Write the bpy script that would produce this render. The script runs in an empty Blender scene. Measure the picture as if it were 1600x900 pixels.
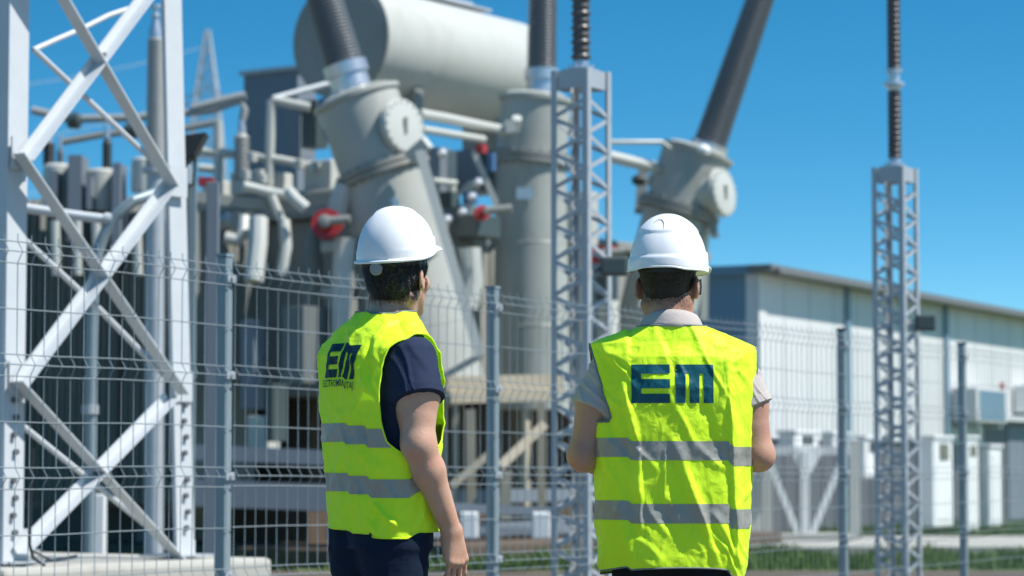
import bpy, bmesh, math, random
import numpy as np
from mathutils import Vector, Matrix, noise
R = math.radians
random.seed(7); rng = np.random.default_rng(7)
scene = bpy.context.scene
col = scene.collection
# ---------------------------------------------------------------- camera, sky, sun, exposure
FPX = 4200.0; CAMZ = 1.10; PITCH = math.atan(280/FPX)
cam_d = bpy.data.cameras.new("Camera"); cam = bpy.data.objects.new("Camera", cam_d); col.objects.link(cam)
cam.location = (0, 0, CAMZ); cam.rotation_euler = (math.pi/2+PITCH, 0, 0)
cam_d.sensor_width = 36; cam_d.lens = 36*FPX/1600; cam_d.clip_start = 0.1; cam_d.clip_end = 5000
cam_d.dof.use_dof = True; cam_d.dof.focus_distance = 7.9; cam_d.dof.aperture_fstop = 4.2
scene.camera = cam
SUN_AZ = R(76); SUN_EL = R(56)
sdir = Vector((math.sin(SUN_AZ)*math.cos(SUN_EL), -math.cos(SUN_AZ)*math.cos(SUN_EL), math.sin(SUN_EL)))
world = bpy.data.worlds.new("World"); scene.world = world; world.use_nodes = True
wn = world.node_tree.nodes; wl = world.node_tree.links; wn.clear()
sky = wn.new('ShaderNodeTexSky'); sky.sky_type = 'NISHITA'; sky.sun_disc = False
sky.sun_elevation = SUN_EL; sky.sun_rotation = math.atan2(sdir.x, sdir.y)
sky.altitude = 300; sky.air_density = 1.0; sky.dust_density = 0.15; sky.ozone_density = 2.2
hsv = wn.new('ShaderNodeHueSaturation'); hsv.inputs['Saturation'].default_value = 1.38; hsv.inputs['Value'].default_value = 1.0
hsv.inputs['Hue'].default_value = 0.485
bg = wn.new('ShaderNodeBackground'); bg.inputs['Strength'].default_value = 0.10
wo = wn.new('ShaderNodeOutputWorld')
wtc = wn.new('ShaderNodeTexCoord'); wmp = wn.new('ShaderNodeMapping'); wmp.inputs['Scale'].default_value = (1, 1, 2.6); wmp.inputs['Location'].default_value = (0, 0, 0)
wl.new(wtc.outputs['Generated'], wmp.inputs[0]); wl.new(wmp.outputs[0], sky.inputs[0])
wl.new(sky.outputs[0], hsv.inputs['Color']); wmx = wn.new('ShaderNodeMixRGB'); wmx.blend_type = 'MULTIPLY'; wmx.inputs[0].default_value = 1; wmx.inputs[2].default_value = (1.04, 1.19, 1.17, 1)
wl.new(hsv.outputs[0], wmx.inputs[1]); wl.new(wmx.outputs[0], bg.inputs[0]); wl.new(bg.outputs[0], wo.inputs[0])
sl = bpy.data.lights.new("Sun", 'SUN'); sl.energy = 4.8; sl.angle = R(0.53); sl.color = (1.0, 0.965, 0.91)
so = bpy.data.objects.new("Sun", sl); col.objects.link(so); so.rotation_euler = sdir.to_track_quat('Z', 'Y').to_euler()
so.location = (8, -6, 20)
scene.view_settings.view_transform = 'Standard'; scene.view_settings.look = 'None'
scene.view_settings.exposure = 0.5; scene.view_settings.gamma = 1.0
scene.view_settings.use_curve_mapping = False
scene.cycles.max_bounces = 6; scene.cycles.transparent_max_bounces = 6

# ---------------------------------------------------------------- helpers
def P(px, py, Y):
    x = (px-800)/FPX; u = (450-py)/FPX
    d = Vector((x, math.cos(PITCH)-u*math.sin(PITCH), math.sin(PITCH)+u*math.cos(PITCH)))
    return Vector((0, 0, CAMZ)) + d*(Y/d.y)
def G(px, Y):
    return Vector(((px-800)/FPX*Y, Y, 0))
U = Vector((0.566, 0.825, 0)).normalized(); V = Vector((U.y, -U.x, 0)); Z = Vector((0, 0, 1))
def PP(px, py, o, n):
    """ray of a picture point met with the plane through o with normal n"""
    a = Vector((0, 0, CAMZ)); d = P(px, py, 10)-a
    return a + d*((o-a).dot(n)/d.dot(n))

def tag(o, label=None, cat=None, group=None, kind=None):
    if label: o['label'] = label
    if cat: o['category'] = cat
    if group: o['group'] = group
    if kind: o['kind'] = kind
    return o
def empty(name, loc, label=None, cat=None, group=None, rz=0):
    o = bpy.data.objects.new(name, None); o.location = loc; o.rotation_euler = (0, 0, rz); o.empty_display_size = 0.1
    col.objects.link(o); return tag(o, label, cat, group)
def link_mesh(name, me, mat, parent=None):
    if mat: me.materials.append(mat)
    o = bpy.data.objects.new(name, me); col.objects.link(o)
    if parent: o.parent = parent
    return o
def abspos(o):
    p = Vector((0, 0, 0))
    while o: p += o.location; o = o.parent
    return p

class MB:
    def __init__(s): s.v = []; s.f = []
    def add(s, vs, fs):
        n = len(s.v); s.v += [Vector(v) for v in vs]; s.f += [tuple(i+n for i in f) for f in fs]; return s
    def obox(s, c, ax, ay, az, sx, sy, sz):
        c = Vector(c); vs = []
        for k in (-.5, .5):
            for j in (-.5, .5):
                for i in (-.5, .5): vs.append(c+ax*(sx*i)+ay*(sy*j)+az*(sz*k))
        return s.add(vs, [(0, 2, 3, 1), (4, 5, 7, 6), (0, 1, 5, 4), (2, 6, 7, 3), (0, 4, 6, 2), (1, 3, 7, 5)])
    def box(s, c, size, a=None):
        ax, ay = (Vector((1, 0, 0)), Vector((0, 1, 0))) if a is None else (a, Vector((-a.y, a.x, 0)))
        return s.obox(c, ax, ay, Z, *size)
    def bar(s, a, b, w, h, up=Z):
        a = Vector(a); b = Vector(b); d = (b-a); L = d.length; d = d/L
        x = d.cross(up)
        if x.length < 1e-4: x = d.cross(Vector((0, 1, 0)))
        x.normalize(); y = x.cross(d)
        return s.obox((a+b)/2, x, y, d, w, h, L)
    def angle(s, a, b, d1, d2, leg, t=None):
        """rolled angle: corner line a-b, flanges along d1 and d2"""
        t = t or leg*0.12; a = Vector(a); b = Vector(b); ax = (b-a); L = ax.length; ax = ax/L
        d1 = (d1-ax*d1.dot(ax)).normalized(); d2 = (d2-ax*d2.dot(ax)).normalized()
        prof = [(0, 0), (leg, 0), (leg, t), (t, t), (t, leg), (0, leg)]
        vs = [a+d1*p+d2*q for p, q in prof]+[b+d1*p+d2*q for p, q in prof]
        fs = [(i, (i+1) % 6, 6+(i+1) % 6, 6+i) for i in range(6)]+[(3, 2, 1, 0), (5, 4, 3, 0), (6, 7, 8, 9), (6, 9, 10, 11)]
        return s.add(vs, fs)
    def tube(s, pts, r, n=8, cap=True):
        pts = [Vector(p) for p in pts]; rs = r if isinstance(r, (list, tuple)) else [r]*len(pts)
        vs = []; fs = []; prev = None
        for i, p in enumerate(pts):
            d = (pts[min(i+1, len(pts)-1)]-pts[max(i-1, 0)]).normalized()
            if prev is None:
                x = d.cross(Z if abs(d.z) < .9 else Vector((0, 1, 0))).normalized()
            else: x = (prev-d*prev.dot(d)).normalized()
            prev = x; y = d.cross(x)
            for k in range(n):
                a = 2*math.pi*k/n; vs.append(p+(x*math.cos(a)+y*math.sin(a))*rs[i])
        m = len(pts)
        for i in range(m-1):
            for k in range(n): fs.append((i*n+k, i*n+(k+1) % n, (i+1)*n+(k+1) % n, (i+1)*n+k))
        if cap: fs += [tuple(range(n-1, -1, -1)), tuple(range((m-1)*n, m*n))]
        return s.add(vs, fs)
    def lathe(s, o, ax, prof, n=32):
        """prof: (distance along ax, radius)"""
        ax = Vector(ax).normalized(); o = Vector(o)
        x = ax.cross(Vector((0, 1, 0)) if abs(ax.y) < .9 else Z).normalized(); y = ax.cross(x); vs = []; fs = []
        for h, r in prof:
            for k in range(n):
                a = 2*math.pi*k/n; vs.append(o+ax*h+(x*math.cos(a)+y*math.sin(a))*r)
        m = len(prof)
        for i in range(m-1):
            for k in range(n): fs.append((i*n+k, i*n+(k+1) % n, (i+1)*n+(k+1) % n, (i+1)*n+k))
        fs += [tuple(range(n-1, -1, -1)), tuple(range((m-1)*n, m*n))]
        return s.add(vs, fs)
    def bolts(s, c, ax, rad, n, r, h):
        ax = ax.normalized(); x = ax.cross(Vector((0, 1, 0)) if abs(ax.y) < .9 else Z).normalized(); y = ax.cross(x)
        for k in range(n):
            a = 2*math.pi*k/n; p = c+(x*math.cos(a)+y*math.sin(a))*rad
            s.lathe(p-ax*h/2, ax, [(0, r), (h, r)], 6)
        return s
    def build(s, name, mat, parent=None, smooth=False, bevel=0, base=None, sharp=35):
        off = base if base is not None else (abspos(parent) if parent else Vector((0, 0, 0)))
        me = bpy.data.meshes.new(name); me.from_pydata([v-off for v in s.v], [], s.f); me.update()
        o = link_mesh(name, me, mat, parent)
        if smooth:
            me.polygons.foreach_set('use_smooth', [True]*len(me.polygons))
            try: me.set_sharp_from_angle(angle=R(sharp))
            except Exception: pass
        if bevel:
            b = o.modifiers.new('bevel', 'BEVEL'); b.width = bevel; b.segments = 2; b.limit_method = 'ANGLE'; b.angle_limit = R(50)
        return o

# ---------------------------------------------------------------- materials
def mat(name, c, rough=0.6, metal=0.0, var=0.12, scale=6.0, bump=0.0, bscale=60.0, spec=0.5, dirt=None, sss=0, transl=0):
    m = bpy.data.materials.new(name); m.use_nodes = True; nt = m.node_tree; n = nt.nodes; l = nt.links
    b = n['Principled BSDF']; tc = n.new('ShaderNodeTexCoord')
    ns = n.new('ShaderNodeTexNoise'); ns.inputs['Scale'].default_value = scale; ns.inputs['Detail'].default_value = 6
    l.new(tc.outputs['Object'], ns.inputs['Vector'])
    mx = n.new('ShaderNodeMixRGB'); c = tuple(c)
    mx.inputs[1].default_value = tuple(max(0, x*(1-var)) for x in c)+(1,)
    mx.inputs[2].default_value = tuple(min(1, x*(1+var)) for x in c)+(1,)
    l.new(ns.outputs['Fac'], mx.inputs[0]); out = mx.outputs[0]
    if dirt:
        n2 = n.new('ShaderNodeTexNoise'); n2.inputs['Scale'].default_value = scale*0.45; n2.inputs['Detail'].default_value = 9; n2.inputs['Roughness'].default_value = .7
        mp = n.new('ShaderNodeMapping'); mp.inputs['Scale'].default_value = (1, 1, .35); mp.inputs['Location'].default_value = (3, 7, 1)
        l.new(tc.outputs['Object'], mp.inputs[0]); l.new(mp.outputs[0], n2.inputs['Vector'])
        cr = n.new('ShaderNodeValToRGB'); cr.color_ramp.elements[0].position = .52; cr.color_ramp.elements[1].position = .72
        l.new(n2.outputs['Fac'], cr.inputs[0]); m2 = n.new('ShaderNodeMixRGB'); m2.inputs[2].default_value = tuple(dirt)+(1,)
        ml = n.new('ShaderNodeMath'); ml.operation = 'MULTIPLY'; ml.inputs[1].default_value = .6
        l.new(cr.outputs[0], ml.inputs[0]); l.new(ml.outputs[0], m2.inputs[0]); l.new(out, m2.inputs[1]); out = m2.outputs[0]
    l.new(out, b.inputs['Base Color'])
    b.inputs['Roughness'].default_value = rough; b.inputs['Metallic'].default_value = metal
    b.inputs['Specular IOR Level'].default_value = spec
    if sss:
        b.inputs['Subsurface Weight'].default_value = sss; b.inputs['Subsurface Radius'].default_value = (1, .35, .2); b.inputs['Subsurface Scale'].default_value = .012
    if bump:
        nb = n.new('ShaderNodeTexNoise'); nb.inputs['Scale'].default_value = bscale; nb.inputs['Detail'].default_value = 5
        l.new(tc.outputs['Object'], nb.inputs['Vector'])
        bp = n.new('ShaderNodeBump'); bp.inputs['Strength'].default_value = bump; bp.inputs['Distance'].default_value = .01
        l.new(nb.outputs['Fac'], bp.inputs['Height']); l.new(bp.outputs[0], b.inputs['Normal'])
    if transl:
        tr = n.new('ShaderNodeBsdfTranslucent'); l.new(out, tr.inputs['Color']); ms = n.new('ShaderNodeMixShader'); ms.inputs[0].default_value = transl
        l.new(b.outputs[0], ms.inputs[1]); l.new(tr.outputs[0], ms.inputs[2]); l.new(ms.outputs[0], n['Material Output'].inputs['Surface'])
    return m
M = {
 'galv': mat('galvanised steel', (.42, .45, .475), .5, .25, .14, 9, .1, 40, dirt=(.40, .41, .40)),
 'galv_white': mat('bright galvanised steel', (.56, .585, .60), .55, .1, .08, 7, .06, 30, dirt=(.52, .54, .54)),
 'wire': mat('zinc wire', (.28, .325, .34), .42, .3, .1, 12),
 'post': mat('fence post coating', (.24, .30, .325), .45, .2, .1, 8),
 'paint': mat('pale grey green paint', (.50, .51, .47), .42, 0, .09, 2.4, dirt=(.36, .36, .31)),
 'paint_turret_shaded': mat('grey green turret paint darkened as shade', (.37, .38, .345), .4, 0, .12, 2.2, dirt=(.23, .225, .18)),  # darker copy of the transformer paint: turret shade put into the colour
 'paint_mid': mat('grey green tank paint', (.27, .27, .245), .5, 0, .10, 2.5, dirt=(.18, .185, .165)),
 'paint_shaded': mat('radiator paint darkened as shade', (.145, .16, .155), .5, 0, .12, 2.5),  # pale paint darkened: deep shade by the radiators put into the colour
 'panelgrey': mat('blue grey panel', (.17, .20, .235), .6, 0, .06, 2),
 'porcelain': mat('grey silicone insulator', (.11, .125, .14), .42, 0, .08, 8),
 'porcelain_brown': mat('brown grey insulator', (.085, .078, .078), .38, 0, .1, 8),
 'insul_pale': mat('pale grey insulator', (.30, .31, .30), .5, 0, .1, 8),
 'alu': mat('cast aluminium', (.62, .64, .67), .32, .75, .08, 9, .1, 50),
 'concrete': mat('pale concrete', (.40, .39, .35), .9, 0, .15, 5, .3, 60, dirt=(.28, .265, .23)),
 'black': mat('black rubber', (.018, .02, .022), .5, 0, .1),
 'darkbox': mat('dark green grey box', (.055, .075, .075), .45, 0, .1),
 'red': mat('red valve paint', (.36, .03, .035), .45, 0, .1),
 'blue': mat('blue plastic', (.06, .14, .28), .45, 0, .1),
 'white': mat('white enamel', (.78, .79, .78), .45, 0, .04, 2, dirt=(.68, .68, .65)),
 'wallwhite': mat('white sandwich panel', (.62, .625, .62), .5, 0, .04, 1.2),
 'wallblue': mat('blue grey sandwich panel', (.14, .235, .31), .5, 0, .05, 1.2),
 'wallgrey': mat('dark grey plinth wall', (.115, .12, .135), .6, 0, .08, 1.5),
 'roof': mat('roof edge flashing', (.15, .155, .15), .5, .2, .1, 3),
 'glassdark': mat('dark glazing', (.03, .04, .05), .1, 0, .1),
 'shade_brown': mat('dark brown shade fill', (.085, .062, .042), .85, 0, .3, 3),  # dark brown that stands for the shade below the tank
 'radiator': mat('warm grey radiator paint', (.24, .245, .225), .5, 0, .1, 2.5, dirt=(.17, .165, .14)),
 'beige': mat('beige weathered steel', (.40, .35, .26), .7, 0, .12, 4, dirt=(.28, .23, .16)),
 'rough_ground': mat('brown soil', (.10, .075, .055), .95, 0, .3, 3, .4, 20),
}
# ---------------------------------------------------------------- ground
def ground_mat():
    m = bpy.data.materials.new('ground'); m.use_nodes = True; n = m.node_tree.nodes; l = m.node_tree.links; b = n['Principled BSDF']
    tc = n.new('ShaderNodeTexCoord'); a = n.new('ShaderNodeTexNoise'); a.inputs['Scale'].default_value = .35; a.inputs['Detail'].default_value = 8
    c = n.new('ShaderNodeTexVoronoi'); c.inputs['Scale'].default_value = 28
    l.new(tc.outputs['Object'], a.inputs[0]); l.new(tc.outputs['Object'], c.inputs[0])
    r = n.new('ShaderNodeValToRGB'); e = r.color_ramp.elements; e[0].color = (.16, .15, .13, 1); e[1].color = (.30, .28, .24, 1); e[0].position = .35; e[1].position = .65
    mx = n.new('ShaderNodeMixRGB'); mx.blend_type = 'MULTIPLY'; mx.inputs[0].default_value = .5
    l.new(a.outputs[0], r.inputs[0]); l.new(r.outputs[0], mx.inputs[1]); l.new(c.outputs['Color'], mx.inputs[2]); l.new(mx.outputs[0], b.inputs['Base Color'])
    bp = n.new('ShaderNodeBump'); bp.inputs['Distance'].default_value = .03; l.new(c.outputs['Distance'], bp.inputs['Height']); l.new(bp.outputs[0], b.inputs['Normal'])
    b.inputs['Roughness'].default_value = .95; return m
def sheet(name, pts, z, m, kind='structure'):
    mb = MB(); mb.add([Vector((p[0], p[1], z)) for p in pts], [tuple(range(len(pts)))]); o = mb.build(name, m); o['kind'] = kind; return o
sheet('ground', [(-1500, -300), (1500, -300), (1500, 2500), (-1500, 2500)], 0, ground_mat())
lawn = mat('lawn', (.075, .125, .03), .9, 0, .45, 1.2, .6, 25, dirt=(.14, .15, .05))
sheet('lawn', [(-40, 28.6), (60, 28.6), (60, 33.2), (-40, 33.2)], .004, lawn)
sheet('lawn', [(-80, 41), (120, 41), (120, 160), (-80, 160)], .004, lawn)
sheet('brown_strip', [(-40, 27.0), (60, 27.0), (60, 28.6), (-40, 28.6)], .004, M['rough_ground'])  # flat brown strip along the near edge of the lawn
# concrete path with a kerb
mb = MB(); mb.box((22.2, 37.1, .03), (40, 7.4, .06)); mb.build('path', M['concrete'])['kind'] = 'structure'
mb = MB(); mb.box((22.2, 33.32, .06), (40, .16, .12)); mb.build('kerb', M['concrete'])['kind'] = 'structure'
# grass blades
def grass(name, regs, h0):
    vs = []; fs = []
    for (x0, x1, y0, y1, n) in regs:
        for _ in range(n):
            x = random.uniform(x0, x1); y = random.uniform(y0, y1)
            cl = noise.noise(Vector((x*1.1, y*1.1, 0)))
            if cl < -.18: continue
            h = h0*random.uniform(.4, 1.2)*(1+.9*max(0, cl)*2); a = random.uniform(0, 6.28); w = .012+.012*random.random()
            dx, dy = math.cos(a)*w, math.sin(a)*w; lx, ly = random.uniform(-.4, .4)*h, random.uniform(-.4, .4)*h; k = len(vs)
            vs += [(x-dx, y-dy, 0), (x+dx, y+dy, 0), (x+dx*.6+lx*.5, y+dy*.6+ly*.5, h*.6), (x-dx*.6+lx*.5, y-dy*.6+ly*.5, h*.6), (x+lx, y+ly, h)]
            fs += [(k, k+1, k+2, k+3), (k+3, k+2, k+4)]
    me = bpy.data.meshes.new(name); me.from_pydata(vs, [], fs); m = mat('grass blade', (.095, .165, .035), .7, 0, .4, 2.2, transl=.25)
    o = link_mesh(name, me, m); return tag(o, 'short green grass growing along the path and by the building', 'grass', kind='stuff')
grass('grass', [(-6.5, 9, 28.7, 33.1, 30000), (4, 14, 40.9, 50, 26000), (-7, 2, 41, 47, 16000)], .10)

# ---------------------------------------------------------------- hall on the right
BD = Vector((.449, .893, 0)).normalized(); BN = Vector((BD.y, -BD.x, 0))      # along the lit wall, its outward normal
bc = G(1185, 42); BH = 4.14; BL = 60; BW = 18
hall = empty('industrial_hall', bc, 'long white panelled hall with blue grey end wall and dark roof edge', 'building')
def wallbox(mb, s0, s1, z0, z1, out=0.0, th=.2):
    c = bc+BD*((s0+s1)/2)+Z*((z0+z1)/2)+BN*(out-th/2)
    return mb.obox(c, BD, BN, Z, s1-s0, th, z1-z0)
mb = MB(); wallbox(mb, 0.0, BL, 1.55, BH, 0); mb.build('wall', M['wallwhite'], hall)
mb = MB(); wallbox(mb, 0.0, BL, 0, 1.547, -.06); mb.build('plinth_wall', M['wallgrey'], hall)
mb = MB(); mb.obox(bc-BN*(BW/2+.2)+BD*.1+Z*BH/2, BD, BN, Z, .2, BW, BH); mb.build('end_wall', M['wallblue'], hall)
mb = MB(); mb.obox(bc-BN*(BW/2+.1)+BD*(BL/2+.1)+Z*(BH-.06), BD, BN, Z, BL-.22, BW-.02, .1); mb.build('roof_deck', M['roof'], hall)
mb = MB()
mb.obox(bc+BN*.12+BD*(BL/2-.1)+Z*(BH+.06), BD, BN, Z, BL+.3, .42, .11)
mb.build('roof_edge', M['roof'], hall, bevel=.02)
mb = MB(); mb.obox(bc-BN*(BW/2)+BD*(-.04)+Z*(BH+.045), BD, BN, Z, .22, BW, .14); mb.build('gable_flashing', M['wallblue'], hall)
mb = MB(); mb.tube([bc+BN*.36+BD*-.1+Z*(BH+.0), bc+BN*.36+BD*(BL)+Z*(BH+.0)], .05, 10); mb.build('gutter', M['roof'], hall, smooth=True)
mb = MB(); mb.obox(bc+BD*.14+BN*.012+Z*(BH/2), BD, BN, Z, .32, .03, BH-.05); mb.build('corner_trim', M['wallwhite'], hall)
def s_at(px):      # distance along the lit wall for a picture column
    k = (px-800)/FPX; return (k*bc.y-bc.x)/(BD.x-k*BD.y)
for px in (1323, 1477):
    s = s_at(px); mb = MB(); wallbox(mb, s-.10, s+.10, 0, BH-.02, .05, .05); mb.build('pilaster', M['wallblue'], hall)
mb = MB()
for i in range(1, 40):
    wallbox(mb, i*1.15-.006, i*1.15+.006, 1.56, BH-.03, .004, .006)
mb.build('panel_joint', M['wallblue'], hall)
mb = MB()
for i in range(0, 24): wallbox(mb, i*.6, i*.6+.05, .06, 1.5, -.045, .03)
mb.build('plinth_rib', M['wallgrey'], hall)
s0, s1 = s_at(1300), s_at(1340)
# wall cooling unit hung on the wall, plus door and dark recess on the right
ac = empty('cooling_unit', bc+BD*s_at(1505)+Z*1.9, 'pale grey box shaped cooling unit hung on the white wall beside the dark fence post', 'cooling unit')
mb = MB(); wallbox(mb, s_at(1482), s_at(1531), 1.95, 2.6, .55, .5); mb.build('casing', M['wallwhite'], ac, bevel=.02)
mb = MB(); wallbox(mb, s_at(1486), s_at(1527), 2.0, 2.55, .556, .012); mb.build('grille', M['wallblue'], ac)
mb = MB(); wallbox(mb, s_at(1488), s_at(1492), 1.85, 1.95, .5, .5); mb.build('bracket', M['galv'], ac); mb = MB(); wallbox(mb, s_at(1522), s_at(1526), 1.85, 1.95, .5, .5); mb.build('bracket', M['galv'], ac)
mb = MB(); wallbox(mb, s_at(1537), s_at(1640), .0, 2.02, .03, .06); mb.build('dark_cladding', M['wallgrey'], hall)
mb = MB(); wallbox(mb, s_at(1570), s_at(1596), .05, 1.9, .06, .03); mb.build('roller_door', M['panelgrey'], hall)
mb = MB(); wallbox(mb, s_at(1532), s_at(1640), 2.02, 2.12, .32, .36); mb.build('canopy', M['wallwhite'], hall)
mb = MB(); wallbox(mb, s_at(1582), s_at(1604), 2.2, 2.75, .4, .36); mb.build('wall_box', M['white'], hall)
# cabinets standing before the wall
def cabinet(px0, px1, py0, py1, Y, label, win=None, m='white', deep=.6, cut=None):
    a = P(px0, py0, Y); b = P(px1, py1, Y); z1 = a.z; z0 = max(b.z, 0) if py1 > 740 else b.z
    w = (b.x-a.x)/ (BD.x*0+1)
    c = Vector(((a.x+b.x)/2, Y, 0)); t = empty('cabinet', Vector((c.x, c.y, z0)), label, 'cabinet', 'white cabinets in front of the hall')
    k = ((px0+px1)/2-800)/FPX; dp = .40*w/(BN.x+k*BD.x); L = .60*w/(BD.x-k*BD.y); H_ = z1-z0; zc = (z0+z1)/2
    mb = MB(); mb.obox(c+Z*zc, BD, BN, Z, L, dp, H_); mb.build('housing', M[m], t, bevel=.015)
    mb = MB(); mb.obox(c+Z*(z1+.03), BD, BN, Z, L+.06, dp+.06, .05); mb.build('lid', M['white'], t, bevel=.01)
    mb = MB(); mb.obox(c+Z*zc+BN*(dp/2+.006), BD, BN, Z, L*.8, .012, H_*.86); mb.build('door', M[m], t, bevel=.004)
    if win:
        hz_ = P(win[0], win[1], Y).z-P(win[0], win[3], Y).z; mb = MB(); mb.obox(c+Z*((P(0, win[1], Y).z+P(0, win[3], Y).z)/2)+BN*(dp/2+.02), BD, BN, Z, L*.42, .02, hz_); mb.build('window', M['glassdark'], t)
    return t
cabinet(1438, 1490, 686, 822, 41.5, 'tall white cabinet with a small dark window right of the lattice column', (1461, 694, 1475, 718))
cabinet(1496, 1530, 686, 828, 43.0, 'narrow white cabinet behind the rightmost fence post, between two wider ones', (1512, 696, 1518, 712))
cabinet(1533, 1566, 700, 822, 44.0, 'low white cabinet right of the rightmost fence post, no window')
cabinet(1338, 1372, 686, 746, 40.5, 'short white cabinet left of the lattice column, raised on posts', (1347, 690, 1361, 706))
cabinet(1216, 1280, 678, 700, 40.5, 'shallow white cabinet on top of the steel V frame', (1248, 681, 1267, 693))
cabinet(1283, 1326, 680, 702, 41.5, 'shallow grey cabinet just left of the first dark fence post', None, 'wallwhite')
# V support frame; white colour stands in for light on its shaded faces
F0 = 38.5
vf = empty('support_frame', G(1258, F0), 'pale steel support with two diagonals meeting at its foot, before the dark plinth wall', 'steel support')
mb = MB(); mb.bar(P(1258, 706, F0), P(1258, 846, F0), .12, .12, Vector((0, 1, 0))); mb.build('post', M['white'], vf)
for a, b in (((1200, 718), (1250, 842)), ((1316, 718), (1266, 842))):
    mb = MB(); mb.bar(P(*a, F0), P(*b, F0), .09, .09, Vector((0, 1, 0))); mb.build('diagonal', M['white'], vf)
mb = MB(); p = [P(1240, 702, F0), P(1282, 702, F0), P(1282, 712, F0), P(1266, 740, F0), P(1252, 740, F0), P(1240, 712, F0)]
q = [v+Vector((0, .12, 0)) for v in p]; mb.add([v-Vector((0, .01, 0)) for v in p]+q, [(0, 1, 2, 3, 4, 5), (11, 10, 9, 8, 7, 6)]+[(i, 6+i, 6+(i+1) % 6, (i+1) % 6) for i in range(6)]); mb.build('gusset', M['white'], vf)
mb = MB(); mb.bar(P(1200, 704, F0)+Vector((0, .1, 0)), P(1330, 704, F0)+Vector((0, .1, 0)), .12, .12, Vector((0, 1, 0))); mb.build('top_beam', M['wallwhite'], vf)
mb = MB(); c = G(1258, F0); mb.box((c.x, c.y+.1, .08), (1.35, .6, .16)); mb.build('base_slab', M['concrete'], vf, bevel=.02)
for px, lab in ((1197, 'beige square column left of the steel V frame, behind the second man\'s elbow'), (1334, 'beige square column just right of the first dark fence post')):
    c = G(px, 39.5); t = empty('column', c, lab, 'column'); z1 = P(px, 690, 39.5).z
    mb = MB(); mb.box((c.x, c.y, z1/2), (.15, .15, z1)); mb.build('shaft', mats_beige := M['paint'], t)
    mb = MB(); mb.box((c.x, c.y, .03), (.3, .3, .06)); mb.build('base_plate', M['galv'], t)
# small red marker on the wall
mk = MB(); mk.lathe(bc+BD*s_at(1563)+Z*2.72+BN*.02, BN, [(0, .07), (.05, .07)], 16); mk.box(bc+BD*s_at(1563)+Z*2.58+BN*.03, (.03, .03, .25), BD)
tag(mk.build('wall_marker', M['red']), 'small red marker high on the white wall at far right', 'marker')

# ---------------------------------------------------------------- fence
FX = lambda k: Vector((-1.316+1.212*k, 12.28+2.205*k, 0))
FD = Vector((1.212, 2.205, 0)).normalized(); FN = Vector((FD.y, -FD.x, 0))
fence = empty('mesh_fence', FX(0), 'galvanised welded mesh fence with folded wires and square posts behind the two men', 'fence')
for k in range(-1, 6):
    p = FX(k); mb = MB(); mb.obox(p+Z*1.03, FD, FN, Z, .055, .055, 2.06); post = mb.build('post', M['post'], fence, bevel=.006)
    mb = MB(); mb.obox(p+Z*2.068, FD, FN, Z, .062, .062, .014); mb.build('cap', M['black'] if k > 2 else M['post'], post, base=Vector(fence.location))
    for z in (2.0, 1.56, 1.1, .65, .2):
        mb = MB(); mb.obox(p+Z*(z-.04)+FN*.034, FD, FN, Z, .07, .014, .035); mb.lathe(p+Z*(z-.04)+FN*.04, FN, [(0, .009), (.012, .009)], 8)
        mb.build('clip', M['galv'], post, base=Vector(fence.location))
top = 2.02
folds = [top-.46*i for i in range(5)]
def fence_off(z):
    return 0
hz = []
for i, t0 in enumerate(folds): hz += [(t0, 0), (t0-.042, .026), (t0-.088, 0)]+([(t0-.275, 0)] if t0-.275 > .05 else [])
for k in range(-1, 5):
    a, b = FX(k), FX(k+1); L = (b-a).length; mb = MB(); n = int(L/.088)
    jit = [random.uniform(-.004, .004) for _ in range(4)]
    for i in range(n+1):
        s = .03+(L-.06)*i/n; q = a+FD*s+FN*.038; pts = [q+Z*(top+.03)]
        for t0 in folds: pts += [q+Z*(t0-.002), q+FN*.026+Z*(t0-.042), q+Z*(t0-.088)]
        pts.append(q+Z*.03)
        bow = random.uniform(-.003, .003)
        pts = [p_+FD*bow*math.sin(p_.z*4+i) for p_ in pts]
        mb.tube(pts, .0021, 5, False)
    for z, o in hz:
        z += 0.0
        mb.tube([a+FD*(.01+(L-.02)*j/6)+FN*(.038+o+.005)+Z*(z+.004*math.sin(j*1.7+k+z)) for j in range(7)], .0026, 5, False)
    mb.build('mesh_panel', M['wire'], fence, smooth=True)

# ---------------------------------------------------------------- steel tower on the left
TX0 = G(8, 14.0); TW = 1.50
Fz = .60
tower = empty('steel_tower', TX0+Z*Fz, 'tall galvanised steel tower of angle sections with cross bracing at the left edge', 'steel tower')
taper = .022
def leg_at(i, j, z):      # i along U, j along -V
    c = TX0+U*(TW/2)-V*(TW/2); h = (TW/2)-(z-Fz)*taper
    return c+U*(h if i else -h)-V*(h if j else -h)+Z*z
ZT = 7.5
for i in (0, 1):
    for j in (0, 1):
        mb = MB(); mb.angle(leg_at(i, j, Fz+.012), leg_at(i, j, ZT), U*(1 if i == 0 else -1), V*(1 if j else -1), .145, .014)
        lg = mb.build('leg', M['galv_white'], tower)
        su = 1 if i == 0 else -1; sv = 1 if j else -1
        for n_ in range(2):
            z0 = Fz+.16+n_*.42
            for q in range(4):
                p = leg_at(i, j, z0+q*.09)+U*su*(.06 if q % 2 else .075)
                mb = MB(); mb.lathe(p+V*(-sv)*.001, -V*sv, [(0, .016), (.022, .016)], 6)
                mb.build('bolt', M['wallgrey'], lg, base=Vector(tower.location))
        mb = MB(); p = leg_at(i, j, Fz); mb.obox(p+U*su*.07+V*sv*.07+Z*.006, U, V, Z, .3, .3, .012); mb.build('base_plate', M['galv'], lg, base=Vector(tower.location))
Vn = V
o0 = leg_at(0, 0, Fz)
def tp(px, py, d=0): return PP(px, py, TX0+Vn*d, Vn)
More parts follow.
